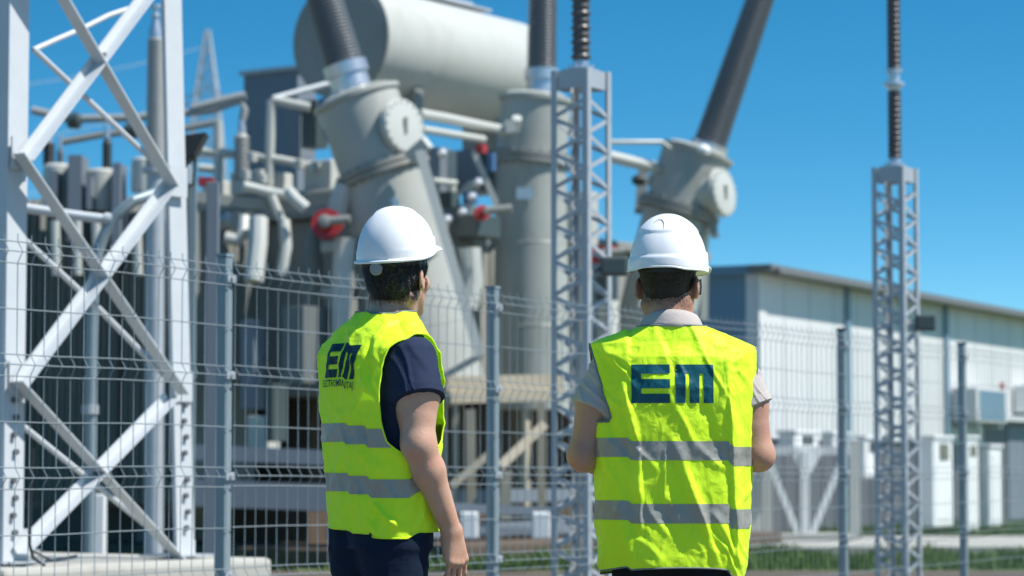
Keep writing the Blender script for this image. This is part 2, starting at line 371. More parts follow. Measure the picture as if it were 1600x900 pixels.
def brace(a, b, w, d, m='galv_white', lit=True):
    p, q = tp(*a, d), tp(*b, d); ax = (q-p).normalized(); perp = ax.cross(Vn).normalized()
    if perp.z > 0: perp = -perp      # perp points down across the member
    mb = MB()
    L = (q-p).length; c = (p+q)/2; k = w*.5 if lit else .030
    mb.obox(c+Vn*w/2, ax, Vn, perp, L, w, .008); mb.obox(c-perp*(k/2+.004), ax, perp, Vn, L, k, .008)
    return mb.build('brace', M[m], tower)
brace((238, -20), (34, 252), .085, .012)
brace((40, -85), (262, 292), .085, .016, 'galv_white', False)
brace((20, 240), (278, 616), .085, .016, 'galv_white', False)
brace((262, 290), (26, 604), .085, .012)
brace((18, 596), (284, 886), .085, .016, 'galv_white', False)
brace((262, 624), (26, 866), .085, .012)
# gusset plates
for px, py in ((34, 240), (278, 284), (30, 590), (286, 604), (26, 852), (290, 868)):
    mb = MB(); c = tp(px, py, -.012); mb.obox(c, U, V, Z, .15, .010, .17); g = mb.build('gusset', M['galv_white'], tower)
for px, py in ((150, 408), (152, 740), (158, 88)):
    mb = MB(); c = tp(px, py, .03); mb.lathe(c, V, [(-.01, .02), (.03, .02)], 6); mb.build('centre_bolt', M['wallgrey'], tower)
# side face bracing (right hand leg to the far leg) and far face bracing
def side(i, z): return leg_at(1, i, z)
for k in range(5):
    z0 = Fz+.15+k*1.05; z1 = z0+1.0
    if k < 4:
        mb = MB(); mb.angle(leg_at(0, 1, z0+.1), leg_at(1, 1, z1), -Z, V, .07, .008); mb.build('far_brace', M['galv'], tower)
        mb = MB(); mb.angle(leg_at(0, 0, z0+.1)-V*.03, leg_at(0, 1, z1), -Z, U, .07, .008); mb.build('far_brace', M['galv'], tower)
def rod(pts, r, d, m='galv_white'):
    mb = MB(); mb.tube([tp(x, y, d) for x, y in pts], r, 8); return mb.build('rod', M[m], tower, smooth=True)
rod([(52, 76), (250, 262)], .016, -.22); rod([(52, 78), (88, 62), (130, 44), (170, 24), (212, 10)], .015, -.22)
rod([(40, 376), (150, 478), (262, 592)], .017, -.22); rod([(36, 666), (140, 750), (250, 838)], .017, -.22)
# concrete block
fb = MB(); c = TX0+U*(TW/2)-V*(TW/2)
cc = c+U*.02; fb.obox(cc+Z*(Fz/2-.006), U, V, Z, TW+.62, TW+.6, Fz-.012)
tag(fb.build('concrete_footing', M['concrete'], bevel=.03), 'pale concrete footing block under the left steel tower', 'footing')
cb = MB(); cb.tube([P(x, y, 13.9) for x, y in ((52, 700), (48, 780), (46, 850), (52, 872), (70, 884), (60, 893), (30, 885), (10, 886))], .009, 8)
cb.tube([P(46, 858, 13.9), P(80, 876, 13.9), P(120, 868, 14.3)], .006, 6)
tag(cb.build('cable', M['black'], smooth=True), 'black cable running down the tower leg onto the footing', 'cable')
# thick grey pipes behind the tower
pp = empty('bent_pipe', G(142, 17.5), 'bluish steel pipe rising behind the left tower and bending over to the right', 'pipe')
mb = MB(); mb.tube([G(142, 17.5), P(142, 700, 17.5), P(143, 560, 17.5), P(146, 440, 17.5), P(152, 398, 17.5), P(163, 366, 17.5), P(182, 336, 17.5), P(208, 314, 17.5), P(240, 303, 17.6), P(275, 297, 18)], .038, 14); mb.build('tube', M['post'], pp, smooth=True)
mb = MB(); mb.lathe(P(141, 640, 17.5)-Z*.03, Z, [(0, .055), (.06, .055)], 14); mb.build('clamp', M['galv'], pp, smooth=True)
pp = empty('handrail_pipe', P(20, 322, 17.5), 'short pale horizontal pipe behind the left tower', 'pipe')
mb = MB(); mb.tube([P(-60, 312, 17.5), P(45, 326, 17.5), P(120, 337, 17.5), P(168, 343, 17.5)], .032, 12); mb.build('tube', M['galv_white'], pp, smooth=True)
mb = MB(); mb.lathe(P(168, 343, 17.5), P(171, 343.5, 17.5)-P(168, 343, 17.5), [(-.02, .045), (.03, .045)], 12); mb.build('end_flange', M['galv'], pp)
wp = MB(); a = P(153, 772, 19); wp.box((a.x, 19, a.z/2), (.11, .11, a.z)); tag(wp.build('marker_post', M['white'], bevel=.01), 'short square white post standing behind the left tower', 'post')

# ---------------------------------------------------------------- lattice columns with arresters
def lattice(px_near, Y, ztop, label, labA, floodpx, labF, joint=None):
    s = .29; nc = G(px_near, Y); t = empty('lattice_column', nc, label, 'lattice column', 'lattice columns carrying insulators')
    cs = [nc, nc+U*s, nc+U*s-V*s, nc-V*s]; dirs = [(U, -V), (-U, -V), (-U, V), (U, V)]
    for c, (d1, d2) in zip(cs, dirs):
        mb = MB(); mb.angle(c, c+Z*ztop, d1, d2, .045, .005); mb.build('corner_angle', M['galv'], t)
    for fi in range(4):
        a, b = cs[fi], cs[(fi+1) % 4]; n = (b-a).normalized().cross(Z); mb = MB(); z = .1; k = fi % 2; st = .118
        while z < ztop-.25:
            p, q = (a, b) if k else (b, a); mb.bar(p+Z*z-n*.01, q+Z*(z+st)-n*.01, .028, .006, n); z += st; k = 1-k
        mb.build('lacing', M['galv'], t)
    cen = nc+U*s/2-V*s/2
    mb = MB()
    for fi in range(4):
        a, b = cs[fi], cs[(fi+1) % 4]; n = (b-a).normalized().cross(Z); d = (b-a).normalized()
        mb.obox((a+b)/2+Z*(ztop-.065)-n*.016, d, n, Z, s*.66, .006, .12)
    mb.build('head_panel', M['galv'], t)
    mb = MB(); mb.obox(cen+Z*(ztop+.006), U, V, Z, s*.62, s*.62, .012); mb.build('top_plate', M['galv'], t)
    ar = empty('surge_arrester', cen+Z*(ztop+.012), labA, 'insulator', 'ribbed insulators on the lattice columns'); b0 = cen+Z*(ztop+.012)
    mb = MB(); mb.lathe(b0, Z, [(0, .085), (.012, .085), (.014, .055), (.07, .05)], 24); mb.bolts(b0+Z*.02, Z, .075, 6, .01, .03); mb.build('base_flange', M['alu'], ar, smooth=True)
    def shed(z0, z1, pitch, r0, r1):
        prof = [(z0, r0)]; z = z0+.01; k = 0
        while z < z1-pitch:
            rr = r1 if k % 2 == 0 else r1*.9
            prof += [(z, r0), (z+pitch*.28, rr), (z+pitch*.36, rr), (z+pitch*.62, r0)]; z += pitch; k += 1
        return prof+[(z1, r0)]
    if joint:
        mb = MB(); mb.lathe(b0, Z, shed(.07, joint, .024, .052, .062), 28); mb.build('insulator_body', M['porcelain_brown'], ar, smooth=True, sharp=60)
        mb = MB(); mb.lathe(b0, Z, [(joint, .05), (joint+.03, .055), (joint+.04, .088), (joint+.07, .088), (joint+.08, .05), (joint+.15, .05), (joint+.16, .07), (joint+.18, .07)], 24); mb.build('joint_flange', M['alu'], ar, smooth=True)
        mb = MB(); mb.lathe(b0, Z, shed(joint+.18, joint*2+.5, .024, .052, .062), 28); mb.build('insulator_body', M['porcelain_brown'], ar, smooth=True, sharp=60)
    else:
        mb = MB(); mb.lathe(b0, Z, shed(.06, 1.5, .048, .054, .070), 28); mb.build('insulator_body', M['porcelain_brown'], ar, smooth=True, sharp=60)
    fx0, fy0, fx1, fy1 = floodpx; Yf = Y+.1; a = P(fx0, fy0, Yf); b = P(fx1, fy1, Yf)
    fl = empty('junction_box', (a+b)/2-Z*(a.z-b.z)/2, labF, 'box', 'dark boxes clamped to the lattice columns')
    mb = MB(); mb.obox((a+b)/2, Vector((1, 0, 0)), Vector((0, 1, 0)), Z, b.x-a.x, .12, a.z-b.z); mb.build('housing', M['darkbox'], fl, bevel=.012)
    mb = MB(); mb.obox((a+b)/2-Vector((0, .066, 0)), Vector((1, 0, 0)), Vector((0, 1, 0)), Z, (b.x-a.x)*.85, .012, (a.z-b.z)*.8); mb.build('cover', M['darkbox'], fl, bevel=.004)
    mb = MB(); mb.bar((a+b)/2+Z*.02, Vector((nc.x+.1, Y+.2, (a.z+b.z)/2+.02)), .03, .02); mb.build('bracket', M['galv'], fl)
lattice(919, 17.5, 3.72, 'galvanised lattice column between the two men, nearest the camera', 'dark insulator with wide sheds on the lattice column between the two men', (938, 402, 980, 431), 'dark box clamped to the lattice column between the two men')
lattice(1414, 22.2, 3.60, 'galvanised lattice column standing alone on the right', 'slim dark two section insulator on the right lattice column', (1430, 492, 1461, 517), 'dark box clamped to the right lattice column', .64)

# ---------------------------------------------------------------- pylon far away
py_ = empty('power_pylon', G(320, 250), 'faint distant lattice power pylon above the rails', 'pylon')
def pyl(mb, z0, w0, z1, w1, n):
    c = G(320, 250)
    for k in range(n):
        za, zb = z0+(z1-z0)*k/n, z0+(z1-z0)*(k+1)/n; wa, wb = w0+(w1-w0)*k/n, w0+(w1-w0)*(k+1)/n
        A = [c+Vector((sx*wa/2, sy*wa/2, za)) for sx, sy in ((-1, -1), (1, -1), (1, 1), (-1, 1))]; B = [c+Vector((sx*wb/2, sy*wb/2, zb)) for sx, sy in ((-1, -1), (1, -1), (1, 1), (-1, 1))]
        for i in range(4):
            mb.bar(A[i], B[i], .15, .15); mb.bar(A[i], B[(i+1) % 4], .08, .08); mb.bar(A[(i+1) % 4], B[i], .08, .08); mb.bar(A[i], A[(i+1) % 4], .08, .08)
mb = MB(); pyl(mb, 0, 8.5, 24, 4.2, 6); pyl(mb, 24, 4.2, 36, 2.0, 6); pyl(mb, 36, 2.0, 42, .3, 4); mb.build('tower_lattice', M['galv'], py_)
c = G(320, 250)
for z, w in ((25, 4.5), (30, 3.8), (35, 3.2)):
    mb = MB(); mb.bar(c+Vector((-w, 0, z)), c+Vector((w, 0, z)), .2, .2); mb.bar(c+Vector((-w, 0, z)), c+Vector((0, 0, z+1.6)), .15, .15); mb.bar(c+Vector((w, 0, z)), c+Vector((0, 0, z+1.6)), .15, .15)
    mb.build('cross_arm', M['galv'], py_)
for z, w, lab in ((40.5, 0, 'uppermost'), (35, -3, 'middle'), (30, -3.6, 'lowest')):
    mb = MB(); a = c+Vector((w, 0, z)); b = a+Vector((-70, -60, -4))
    mb.tube([a.lerp(b, i/12)-Z*(7*4*(i/12)*(1-i/12)) for i in range(13)], .04, 5); tag(mb.build('power_line', M['galv']), lab+' of the three faint lines leaving the distant pylon to the left', 'power line', 'lines from the pylon')
# ---------------------------------------------------------------- power transformer
tr0 = G(560, 31)
trf = empty('power_transformer', tr0, 'large grey green power transformer with leaning bushing turrets and an oil tank on top', 'transformer')
C0 = P(530, 700, 30.6); C0.z = 0                     # near corner of the main tank
def T(s, d, z): return C0+U*s-V*d+Z*z                # s along the long side, d into the depth
ZT0, ZT1 = 1.9, 3.95
mb = MB(); mb.obox(T(4.0, 1.3, (ZT0+ZT1)/2), U, V, Z, 8.0, 2.6, ZT1-ZT0); tank = mb.build('tank', M['paint_mid'], trf, bevel=.04)
mb = MB(); mb.obox(T(4.0, 1.3, ZT1+.06), U, V, Z, 8.3, 2.9, .12); lid = mb.build('tank_lid', M['paint_mid'], trf, bevel=.02)
mb = MB(); mb.obox(T(1.35, 1.35, 4.19), U, V, Z, 2.5, 2.5, .24); mb.build('tank_dome', M['paint_mid'], trf, bevel=.05)
for s_, d_, h_, w_ in ((.35, .5, .35, .5), (.3, 1.5, .28, .6), (1.6, .6, .4, .6), (2.4, 1.4, .45, .7), (.4, 2.2, .22, .4)):
    mb = MB(); mb.obox(T(s_+.1, d_, 4.31+h_/2), U, V, Z, w_, w_*.8, h_); mb.build('lid_box', M['paint'], trf, bevel=.02)
mb = MB()
for i in range(9):
    s = .45+i*.88; mb.lathe(T(s, -.001, ZT0+.1)+V*.0, Z, [(0, .12), (ZT1-ZT0-.35, .12), (ZT1-ZT0-.2, .03)], 16)
mb.build('stiffener', M['paint'], trf, smooth=True)
mb = MB()
for i in range(3):
    d = .4+i*.8; mb.lathe(T(-.001, d, ZT0+.5), Z, [(0, .15), (ZT1-ZT0-1.0, .15), (ZT1-ZT0-.6, .05)], 18)
mb.build('stiffener', M['paint_mid'], trf, smooth=True)  # end stiffeners darker than the side ones: shade of the end put into colour
mb = MB(); mb.obox(T(4.0, 1.6, 1.04), U, V, Z, 7.0, 1.5, 1.7); mb.build('shade_block', M['shade_brown'], trf)  # block added under the tank, the open shade there put into its colour
for s_ in (.4, 2.2, 4.0, 5.8, 7.6):
    for d_ in (.25, 2.35):
        mb = MB(); mb.obox(T(s_, d_, 1.06), U, V, Z, .2, .2, 1.66); mb.build('support_leg', M['beige'], trf)
mb = MB()
for z in (.35, .75): mb.obox(T(4.0, -.15, z), U, V, Z, 8.6, .18, .16)
mb.obox(T(4.0, 2.7, .35), U, V, Z, 8.6, .2, .3); mb.build('skid_rail', M['panelgrey'], trf)
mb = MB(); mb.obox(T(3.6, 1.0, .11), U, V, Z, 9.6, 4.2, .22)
tag(mb.build('transformer_plinth', M['rough_ground'], bevel=.03), 'low dark gravelly concrete plinth carrying the transformer', 'plinth')
# beige cable box frame with diagonals, between the men
for a, b, w in (((690, 604, 29.3), (872, 600, 30.2), .22), ((700, 622, 29.2), (866, 618, 30), .12)):
    mb = MB(); mb.bar(P(*a), P(*b), w, w, Z); mb.build('frame_beam', M['beige'], trf)
for a, b, w in (((780, 730, 29), (850, 664, 29.3), .10), ((705, 760, 28.9), (776, 700, 29), .08), ((735, 640, 29.2), (737, 800, 29.2), .10), ((790, 735, 29), (790, 812, 29), .12), ((846, 628, 29.6), (846, 800, 29.6), .09), ((712, 625, 29.3), (712, 800, 29.3), .07)):
    mb = MB(); mb.bar(P(*a), P(*b), w, w, Vector((0, 1, 0))); mb.build('frame_strut', M['beige'], trf)
for a, b, w in (((680, 792, 28.4), (870, 800, 28.8), .10), ((690, 826, 28.4), (872, 832, 28.8), .08), ((300, 706, 28.6), (520, 716, 28.6), .16), ((300, 770, 28.6), (525, 778, 28.6), .28)):
    mb = MB(); mb.bar(P(*a), P(*b), w, w, Z); mb.build('lower_beam', M['panelgrey'], trf)
for px in (733, 845):
    mb = MB(); a = P(px-14, 800, 28.2); b = P(px+14, 842, 28.2); mb.obox((a+b)/2, Vector((1, 0, 0)), Vector((0, 1, 0)), Z, b.x-a.x, .25, a.z-b.z); mb.build('valve_block', M['white'], trf, bevel=.02)

# three bushing turrets
def frame_ax(ax):
    ax = ax.normalized(); x = ax.cross(Vector((0, 1, 0))).normalized(); return ax, x, ax.cross(x)
def turret(pts, Y, rs, hatch, bush, strut=None, ribs=True):
    """pts: picture points bottom, flange, head top; rs radii in px"""
    k = Y/FPX; bot, fl, top_ = [P(x, y, Y) for x, y in pts]; ax = (top_-fl).normalized()
    r0, r1, rf = [r*k for r in rs]
    up = (fl-bot); axl = up.normalized()
    mb = MB(); mb.lathe(bot, axl, [(0, r0), (up.length*.5, (r0+r1)/2*1.01), (up.length-.03, r1)], 40); tu = mb.build('turret', M['paint_turret_shaded'], trf, smooth=True)
    mb = MB(); mb.lathe(fl-ax*.06, ax, [(0, r1), (.001, rf), (.05, rf), (.051, rf*.95), (.07, rf*.95), (.071, rf), (.12, rf), (.121, r1)], 40)
    mb.bolts(fl, ax, (rf+r1)/2, 24, .018, .18); f = mb.build('flange', M['paint_mid'], tu, smooth=True, base=Vector(trf.location))
    H = (top_-fl).length
    for q_ in (.33, .66):
        mb = MB(); cc_ = bot.lerp(fl, q_); rr_ = r0+(r1-r0)*q_; mb.lathe(cc_-axl*.012, axl, [(0, rr_*1.0), (.012, rr_*1.018), (.024, rr_*1.0)], 40); mb.build('weld_seam', M['paint_turret_shaded'], tu, smooth=True, base=Vector(trf.location))
    mb = MB(); rp = fl-ax*.45+Vector((-.1, -1, 0)).normalized()*(r1*1.02+.01); mb.obox(rp, Vector((1, -.1, 0)).normalized(), Vector((.1, 1, 0)).normalized(), Z, .2, .012, .14); mb.build('rating_plate', M['alu'], tu, base=Vector(trf.location))
    for a_ in (-1, 1):
        mb = MB(); lp_ = fl+ax*(.42)+Vector((a_*(r1+.03), -.05, 0)); mb.bar(lp_-ax*.08, lp_+ax*.08, .07, .03, Vector((0, 1, 0))); mb.build('lifting_lug', M['paint_turret_shaded'], trf)
    mb = MB(); mb.lathe(fl+ax*.06, ax, [(0, r1), (H-.16, r1*1.0), (H-.12, r1*.99), (H-.119, r1*1.07), (H-.07, r1*1.07), (H-.069, r1*.98), (H-.02, r1*.82), (H, r1*.5)], 44)
    mb.bolts(fl+ax*(H-.03), ax, r1*1.01, 22, .022, .05); hd = mb.build('turret_head', M['paint_turret_shaded'], trf, smooth=True)
    if hatch:
        hx, hy, ho, hr = hatch; hdir = Vector(ho).normalized(); hc = P(hx, hy, Y-.36)-hdir*.105
        mb = MB(); mb.lathe(hc-hdir*.25, hdir, [(0, hr*.82), (.27, hr*.82), (.271, hr), (.31, hr), (.315, hr*.98), (.35, hr*.98), (.355, hr*.9)], 36)
        mb.bolts(hc+hdir*.11, hdir, hr*.9, 18, .011, .03); h = mb.build('hatch', M['paint'], hd, smooth=True, base=Vector(trf.location))
        mb = MB(); mb.bar(hc+hdir*.12-Z*.09, hc+hdir*.12+Z*.09, .03, .03, hdir); mb.build('hatch_handle', M['paint_mid'], hd, base=Vector(trf.location))
    # bushing
    (bx0, by0), (bx1, by1), (bx2, by2), w1, w2 = bush
    b0, b1, b2 = P(bx0, by0, Y), P(bx1, by1, Y), P(bx2, by2, Y); a2 = (b2-b0).normalized(); h1 = (b1-b0).length; h2 = (b2-b0).length
    mb = MB(); mb.lathe(b0-a2*.05, a2, [(0, w1*k*1.25), (.05, w1*k*1.25), (.052, w1*k*1.02), (h1*.75, w1*k*.98), (h1*.76, w1*k*1.12), (h1+.05, w1*k*1.12)], 36)
    mb.bolts(b0+a2*.02, a2, w1*k*1.14, 12, .02, .07); cl = mb.build('bushing_collar', M['alu'], trf, smooth=True)
    prof = [(h1, w1*k*.8)]; z = h1+.02; n_ = int((h2-h1)/.042)
    for i in range(n_):
        t = i/n_; rr = (w1+(w2-w1)*t)*k; z = h1+.02+i*.042; prof += [(z, rr*.90), (z+.013, rr), (z+.02, rr), (z+.034, rr*.90)]
    prof.append((h2, w2*k*.8)); mb = MB(); mb.lathe(b0, a2, prof, 40); mb.build('bushing', M['porcelain'], trf, smooth=True, sharp=70)
    return fl, ax, k
Y1, Y2, Y3 = 30.0, 32.3, 34.6
turret([(676, 640), (598, 268), (556, 150)], Y1, (92, 66, 76), (633, 196, (.74, -.66, .12), .31), ((552, 146), (538, 100), (462, -150), 31, 25))
turret([(830, 640), (830, 250), (838, 152)], Y2, (60, 55, 63), None, ((846, 150), (846, 108), (850, -140), 24, 22))
turret([(1006, 600), (1060, 330), (1090, 236)], Y3, (64, 55, 66), (1133, 300, (.84, -.52, .1), .315), ((1102, 246), (1108, 226), (1218, -90), 27, 21))
mb = MB(); mb.lathe(P(1098, 238, Y3-.45), Vector((.3, -.3, 1)), [(0, .09), (.06, .085), (.10, .05)], 16); mb.build('cap', M['white'], trf, smooth=True)
# support bars of the turrets
def bar(a, b, w, m='paint', h=None, name='brace_bar'):
    mb = MB(); mb.bar(P(*a), P(*b), w, h or w, Vector((0, 1, 0))); return mb.build(name, M[m], trf)
def pipe(pts, r, m='paint', name='pipe', n=10):
    mb = MB(); mb.tube([P(*p) for p in pts], r, n); return mb.build(name, M[m], trf, smooth=True)
bar((656, 236, 29.3), (750, 558, 29.0), .11); bar((750, 556, 29.0), (690, 590, 29.2), .07)
bar((640, 246, 29.4), (668, 222, 29.3), .14); bar((585, 480, 29.2), (600, 590, 29.2), .06)
bar((740, 236, 31.5), (776, 320, 31.5), .07); bar((1000, 480, 33.7), (1030, 350, 33.8), .06)
bar((1112, 345, 34.3), (1118, 372, 34.3), .09, 'paint_mid'); bar((1102, 370, 34.9), (1100, 500, 34.9), .09)
# conservator
cs0 = P(534, 62, 32.3); rc = .708; Lc = 3.62
mb = MB(); mb.lathe(cs0, U, [(0, rc*.999), (.02, rc), (Lc-.1, rc), (Lc, rc*.97)], 56); mb.build('conservator', M['paint'], trf, smooth=True)
mb = MB(); mb.lathe(cs0, -U, [(-.001, rc*1.03), (.035, rc*1.03), (.036, rc*.97), (.05, rc*.95)], 56); mb.build('conservator_cap', M['paint_mid'], trf, smooth=True)  # cap darker than the drum: its shade is put into the colour
mb = MB(); mb.tube([cs0+U*.6+Z*(rc-.02), cs0+U*.6+Z*(rc+.1), cs0+U*(Lc-.9)+Z*(rc+.1), cs0+U*(Lc-.9)+Z*(rc-.02)], .035, 8)
mb.obox(cs0+U*2.0+Z*(rc+.06), U, V, Z, 2.0, .25, .03); mb.build('top_rail', M['galv'], trf)
for s in (.9, 3.3):
    mb = MB(); mb.obox(cs0+U*s-Z*(rc+.35), U, V, Z, .16, 1.0, 1.1); mb.build('saddle', M['paint_mid'], trf)
    for d in (-.42, .42):
        mb = MB(); mb.bar(cs0+U*s+V*d-Z*(rc+.8), cs0+U*s+V*d*1.3-Z*(cs0.z-ZT1-.1), .12, .12, U); mb.build('saddle_leg', M['paint'], trf)
# pipes between turrets
pipe([(655, 178, 30.6), (700, 186, 31), (752, 197, 31.5), (800, 206, 32.3)], .062); pipe([(660, 202, 30.6), (756, 218, 31.5)], .045)
pipe([(780, 206, 31.4), (806, 200, 31.4), (808, 184, 31.3)], .06); bar((790, 200, 31.3), (806, 196, 31.3), .15, h=.17, name='pipe_coupling')
pipe([(950, 244, 34), (1000, 256, 34.2), (1040, 266, 34.5)], .075); pipe([(950, 222, 34), (1034, 222, 34.2), (1052, 236, 34.3)], .03)
pipe([(706, 236, 31.5), (706, 312, 31.5), (735, 290, 31.5), (748, 288, 31.5)], .06); pipe([(676, 282, 31), (712, 286, 31.4)], .035)
bar((1000, 330, 36.8), (1006, 260, 37.2), .14, 'darkbox'); mb = MB(); mb.lathe(P(1006, 282, 36.4), Vector((-1, -.3, 0)), [(0, .07), (.1, .08), (.16, .05)], 14); mb.build('gauge', M['black'], trf, smooth=True)
# machinery between turret one and two
for (x0, y0, x1, y1, Y, dp, m, nm) in [
        (668, 232, 700, 345, 32.2, .5, 'panelgrey', 'control_box'), (716, 236, 768, 300, 32.6, .5, 'panelgrey', 'control_box'),
        (706, 338, 778, 372, 30.4, .4, 'darkbox', 'cable_tray'), (694, 386, 722, 430, 30.3, .3, 'paint_mid', 'junction_box'),
        (712, 372, 760, 384, 30.6, .4, 'paint_shaded', 'cable_tray'), (655, 470, 690, 500, 30.0, .3, 'paint_mid', 'junction_box'),
        (762, 240, 774, 268, 30.9, .2, 'blue', 'blue_box'), (722, 300, 748, 318, 31.2, .1, 'blue', 'blue_box'),
        (744, 226, 760, 240, 31.0, .2, 'red', 'relay_box'), (500, 154, 520, 172, 29.9, .3, 'blue', 'blue_box'),
        (475, 158, 508, 232, 31.2, .5, 'darkbox', 'control_box'), (455, 170, 480, 250, 31.6, .4, 'panelgrey', 'control_box'),
        (505, 380, 560, 395, 30.2, .3, 'paint', 'ledge'), (505, 450, 566, 466, 30.2, .3, 'paint', 'ledge'),
        (690, 300, 716, 325, 31, .3, 'darkbox', 'control_box'), (925, 385, 960, 402, 33, .3, 'red', 'relay_box'),
        (932, 432, 956, 470, 33, .3, 'darkbox', 'control_box'), (938, 470, 965, 580, 33.6, .4, 'paint', 'control_box'), (885, 300, 930, 560, 34.6, .5, 'paint', 'control_box'),
        (380, 500, 410, 640, 29.6, .4, 'panelgrey', 'control_box'), (392, 650, 432, 720, 29.2, .4, 'paint', 'control_box'),
        (412, 600, 452, 690, 28.9, .1, 'darkbox', 'control_box'), (440, 480, 520, 600, 29.6, .3, 'paint_shaded', 'control_box')]:
    a = P(x0, y0, Y); b = P(x1, y1, Y); mb = MB(); c = (a+b)/2
    w = (b.x-a.x)/(abs(U.x)+abs(V.x))*1.25
    mb.obox(c, U, V, Z, w, min(dp, w), a.z-b.z); mb.build(nm, M[m], trf, bevel=.01)
for x, y in ((660, 240), (748, 284), (692, 238), (738, 306), (724, 330), (700, 342)):
    mb = MB(); mb.lathe(P(x, y, 30.2), Vector((.3, -.9, .3)), [(-.05, .05), (.0, .055), (.03, .03)], 12)
    mb.build('fitting', M['alu'], trf, smooth=True)
pipe([(733, 388, 30.2), (736, 440, 30.2), (728, 480, 30.2)], .13, name='pale_pipe'); pipe([(660, 395, 29.3), (700, 392, 30)], .04)
for x, y, Y, r in ((750, 334, 30.1, .085), (512, 352, 29.5, .17), (930, 400, 33, .1)):
    mb = MB(); c = P(x, y, Y); ax = Vector((-.1, -1, .15)).normalized() if r > .12 else Vector((.4, -.9, .1)).normalized()
    mb.lathe(c, ax, [(0, r*.6), (.001, r), (.05, r*1.03), (.09, r), (.091, r*.55), (.16, r*.5)], 28); v = mb.build('valve', M['red'], trf, smooth=True)
    mb = MB(); mb.lathe(c+ax*.08, ax, [(0, r*.42), (.14, r*.42), (.15, r*.3)], 16); mb.tube([c+ax*.18, c+ax*.2+Vector((.28, 0, .02))], .05, 10); mb.build('valve_stem', M['paint_mid'], v, smooth=True, base=Vector(trf.location))
# left part of the tank: lids, cross pipes, rails
bar((288, 306, 29.6), (500, 330, 29.9), .12, 'paint_mid', h=.10, name='lid_edge')
pipe([(380, 290, 29.6), (420, 300, 29.7), (450, 306, 29.7)], .055); pipe([(452, 300, 29.5), (462, 312, 29.4), (478, 326, 29.4)], .07, 'paint', 'corrugated_hose')
pipe([(424, 306, 29.6), (440, 345, 29.6)], .05); pipe([(444, 345, 29.6), (447, 385, 29.5), (440, 430, 29.5)], .065)
pipe([(420, 172, 31), (424, 156, 31), (420, 290, 31)][1:], .055, name='rail_post'); pipe([(426, 156, 31), (484, 168, 31)], .055)
pipe([(426, 154, 31), (515, 130, 31.6)], .035, 'galv')
pipe([(314, 236, 31), (380, 242, 31), (440, 250, 31), (500, 262, 31)], .05, name='rail'); pipe([(310, 262, 31.2), (346, 266, 31.2)], .05, name='rail')
for px in (341,): pipe([(px, 190, 31), (px, 330, 31)], .055, name='rail_post')
for x, y in ((384, 274), (410, 280), (394, 246), (468, 257), (490, 262)):
    mb = MB(); mb.lathe(P(x, y, 30.6), Z, [(-.05, .055), (.05, .06), (.06, .04)], 14); mb.build('pipe_joint', M['paint'], trf, smooth=True)
pipe([(352, 372, 29.5), (372, 376, 29.5), (380, 366, 29.5), (382, 340, 29.6)], .07); pipe([(404, 342, 29.4), (403, 380, 29.3), (396, 440, 29.2)], .105, name='pale_pipe')  # second, pale pipe stands in for a sunlit patch on the tank
pipe([(540, 290, 29.8), (530, 320, 29.8), (524, 350, 29.8)], .12, name='pale_pipe'); pipe([(540, 372, 29.6), (536, 420, 29.6), (532, 560, 29.6)], .12, name='pale_pipe')
mb = MB(); mb.box(P(322, 284, 30), (.16, .2, .09)); mb.build('relay_box', M['red'], trf)
# cooling radiators at the left
def radiator(px, Y, w, z0, z1, n, deep=1.2):
    c = G(px, Y); rd = None
    mb = MB(); L = w
    for i in range(n):
        p = c+U*(i*L/n)*0-V*(i*L/n)+Z*(z0+z1)/2; mb.obox(p+U*deep/2, U, V, Z, deep, .018, z1-z0)
        for q in range(5): mb.obox(p+U*(.12+q*(deep-.24)/4), U, V, Z, .06, .045, z1-z0-.1)
    rd = mb.build('radiator', M['radiator'], trf, bevel=0)
    for z in (z0+.12, z1-.12):
        mb = MB(); mb.tube([c+V*.2+U*deep*.5+Z*z, c-V*(L+.1)+U*deep*.5+Z*z], .10, 12)
        mb.build('header_pipe', M['paint'], rd, smooth=True, base=Vector(trf.location))
radiator(290, 30.0, 1.0, .7, 4.0, 11); radiator(170, 30.6, 1.1, .7, 4.2, 12); radiator(60, 31.4, 2.2, .7, 4.25, 20)
mb = MB(); mb.obox(T(1.2, 3.6, 2.35), U, V, Z, 1.6, 3.6, 3.5); mb.build('cooler_body', M['paint_shaded'], trf)  # dark body covering the radiator area, deep shade put into its colour
for (x0, x1, y0, y1, Y) in ((66, 112, 256, 330, 30.2), (134, 182, 264, 330, 30.2), (205, 246, 246, 300, 30)):
    k = Y/FPX; a = P((x0+x1)/2, y1, Y); r = (x1-x0)/2*k; h = (y1-y0)*k
    mb = MB(); mb.lathe(a, Z, [(0, r), (h-.1, r), (h-.03, r*.97), (h, r*.8)], 32); mb.build('bushing_pocket', M['paint'], trf, smooth=True)
for x0, x1, y0, y1 in ((112, 132, 246, 380), (181, 192, 258, 400), (84, 94, 270, 330), (140, 147, 280, 330)):
    a = P(x0, y0, 30); b = P(x1, y1, 30); mb = MB(); mb.box(((a+b)/2), (b.x-a.x, .5, a.z-b.z)); mb.build('fin', M['panelgrey'], trf)
for x in (86, 120, 150, 214): pipe([(x, 345, 29.4), (x+2, 430, 29.4)], .05, 'paint', 'oil_pipe')
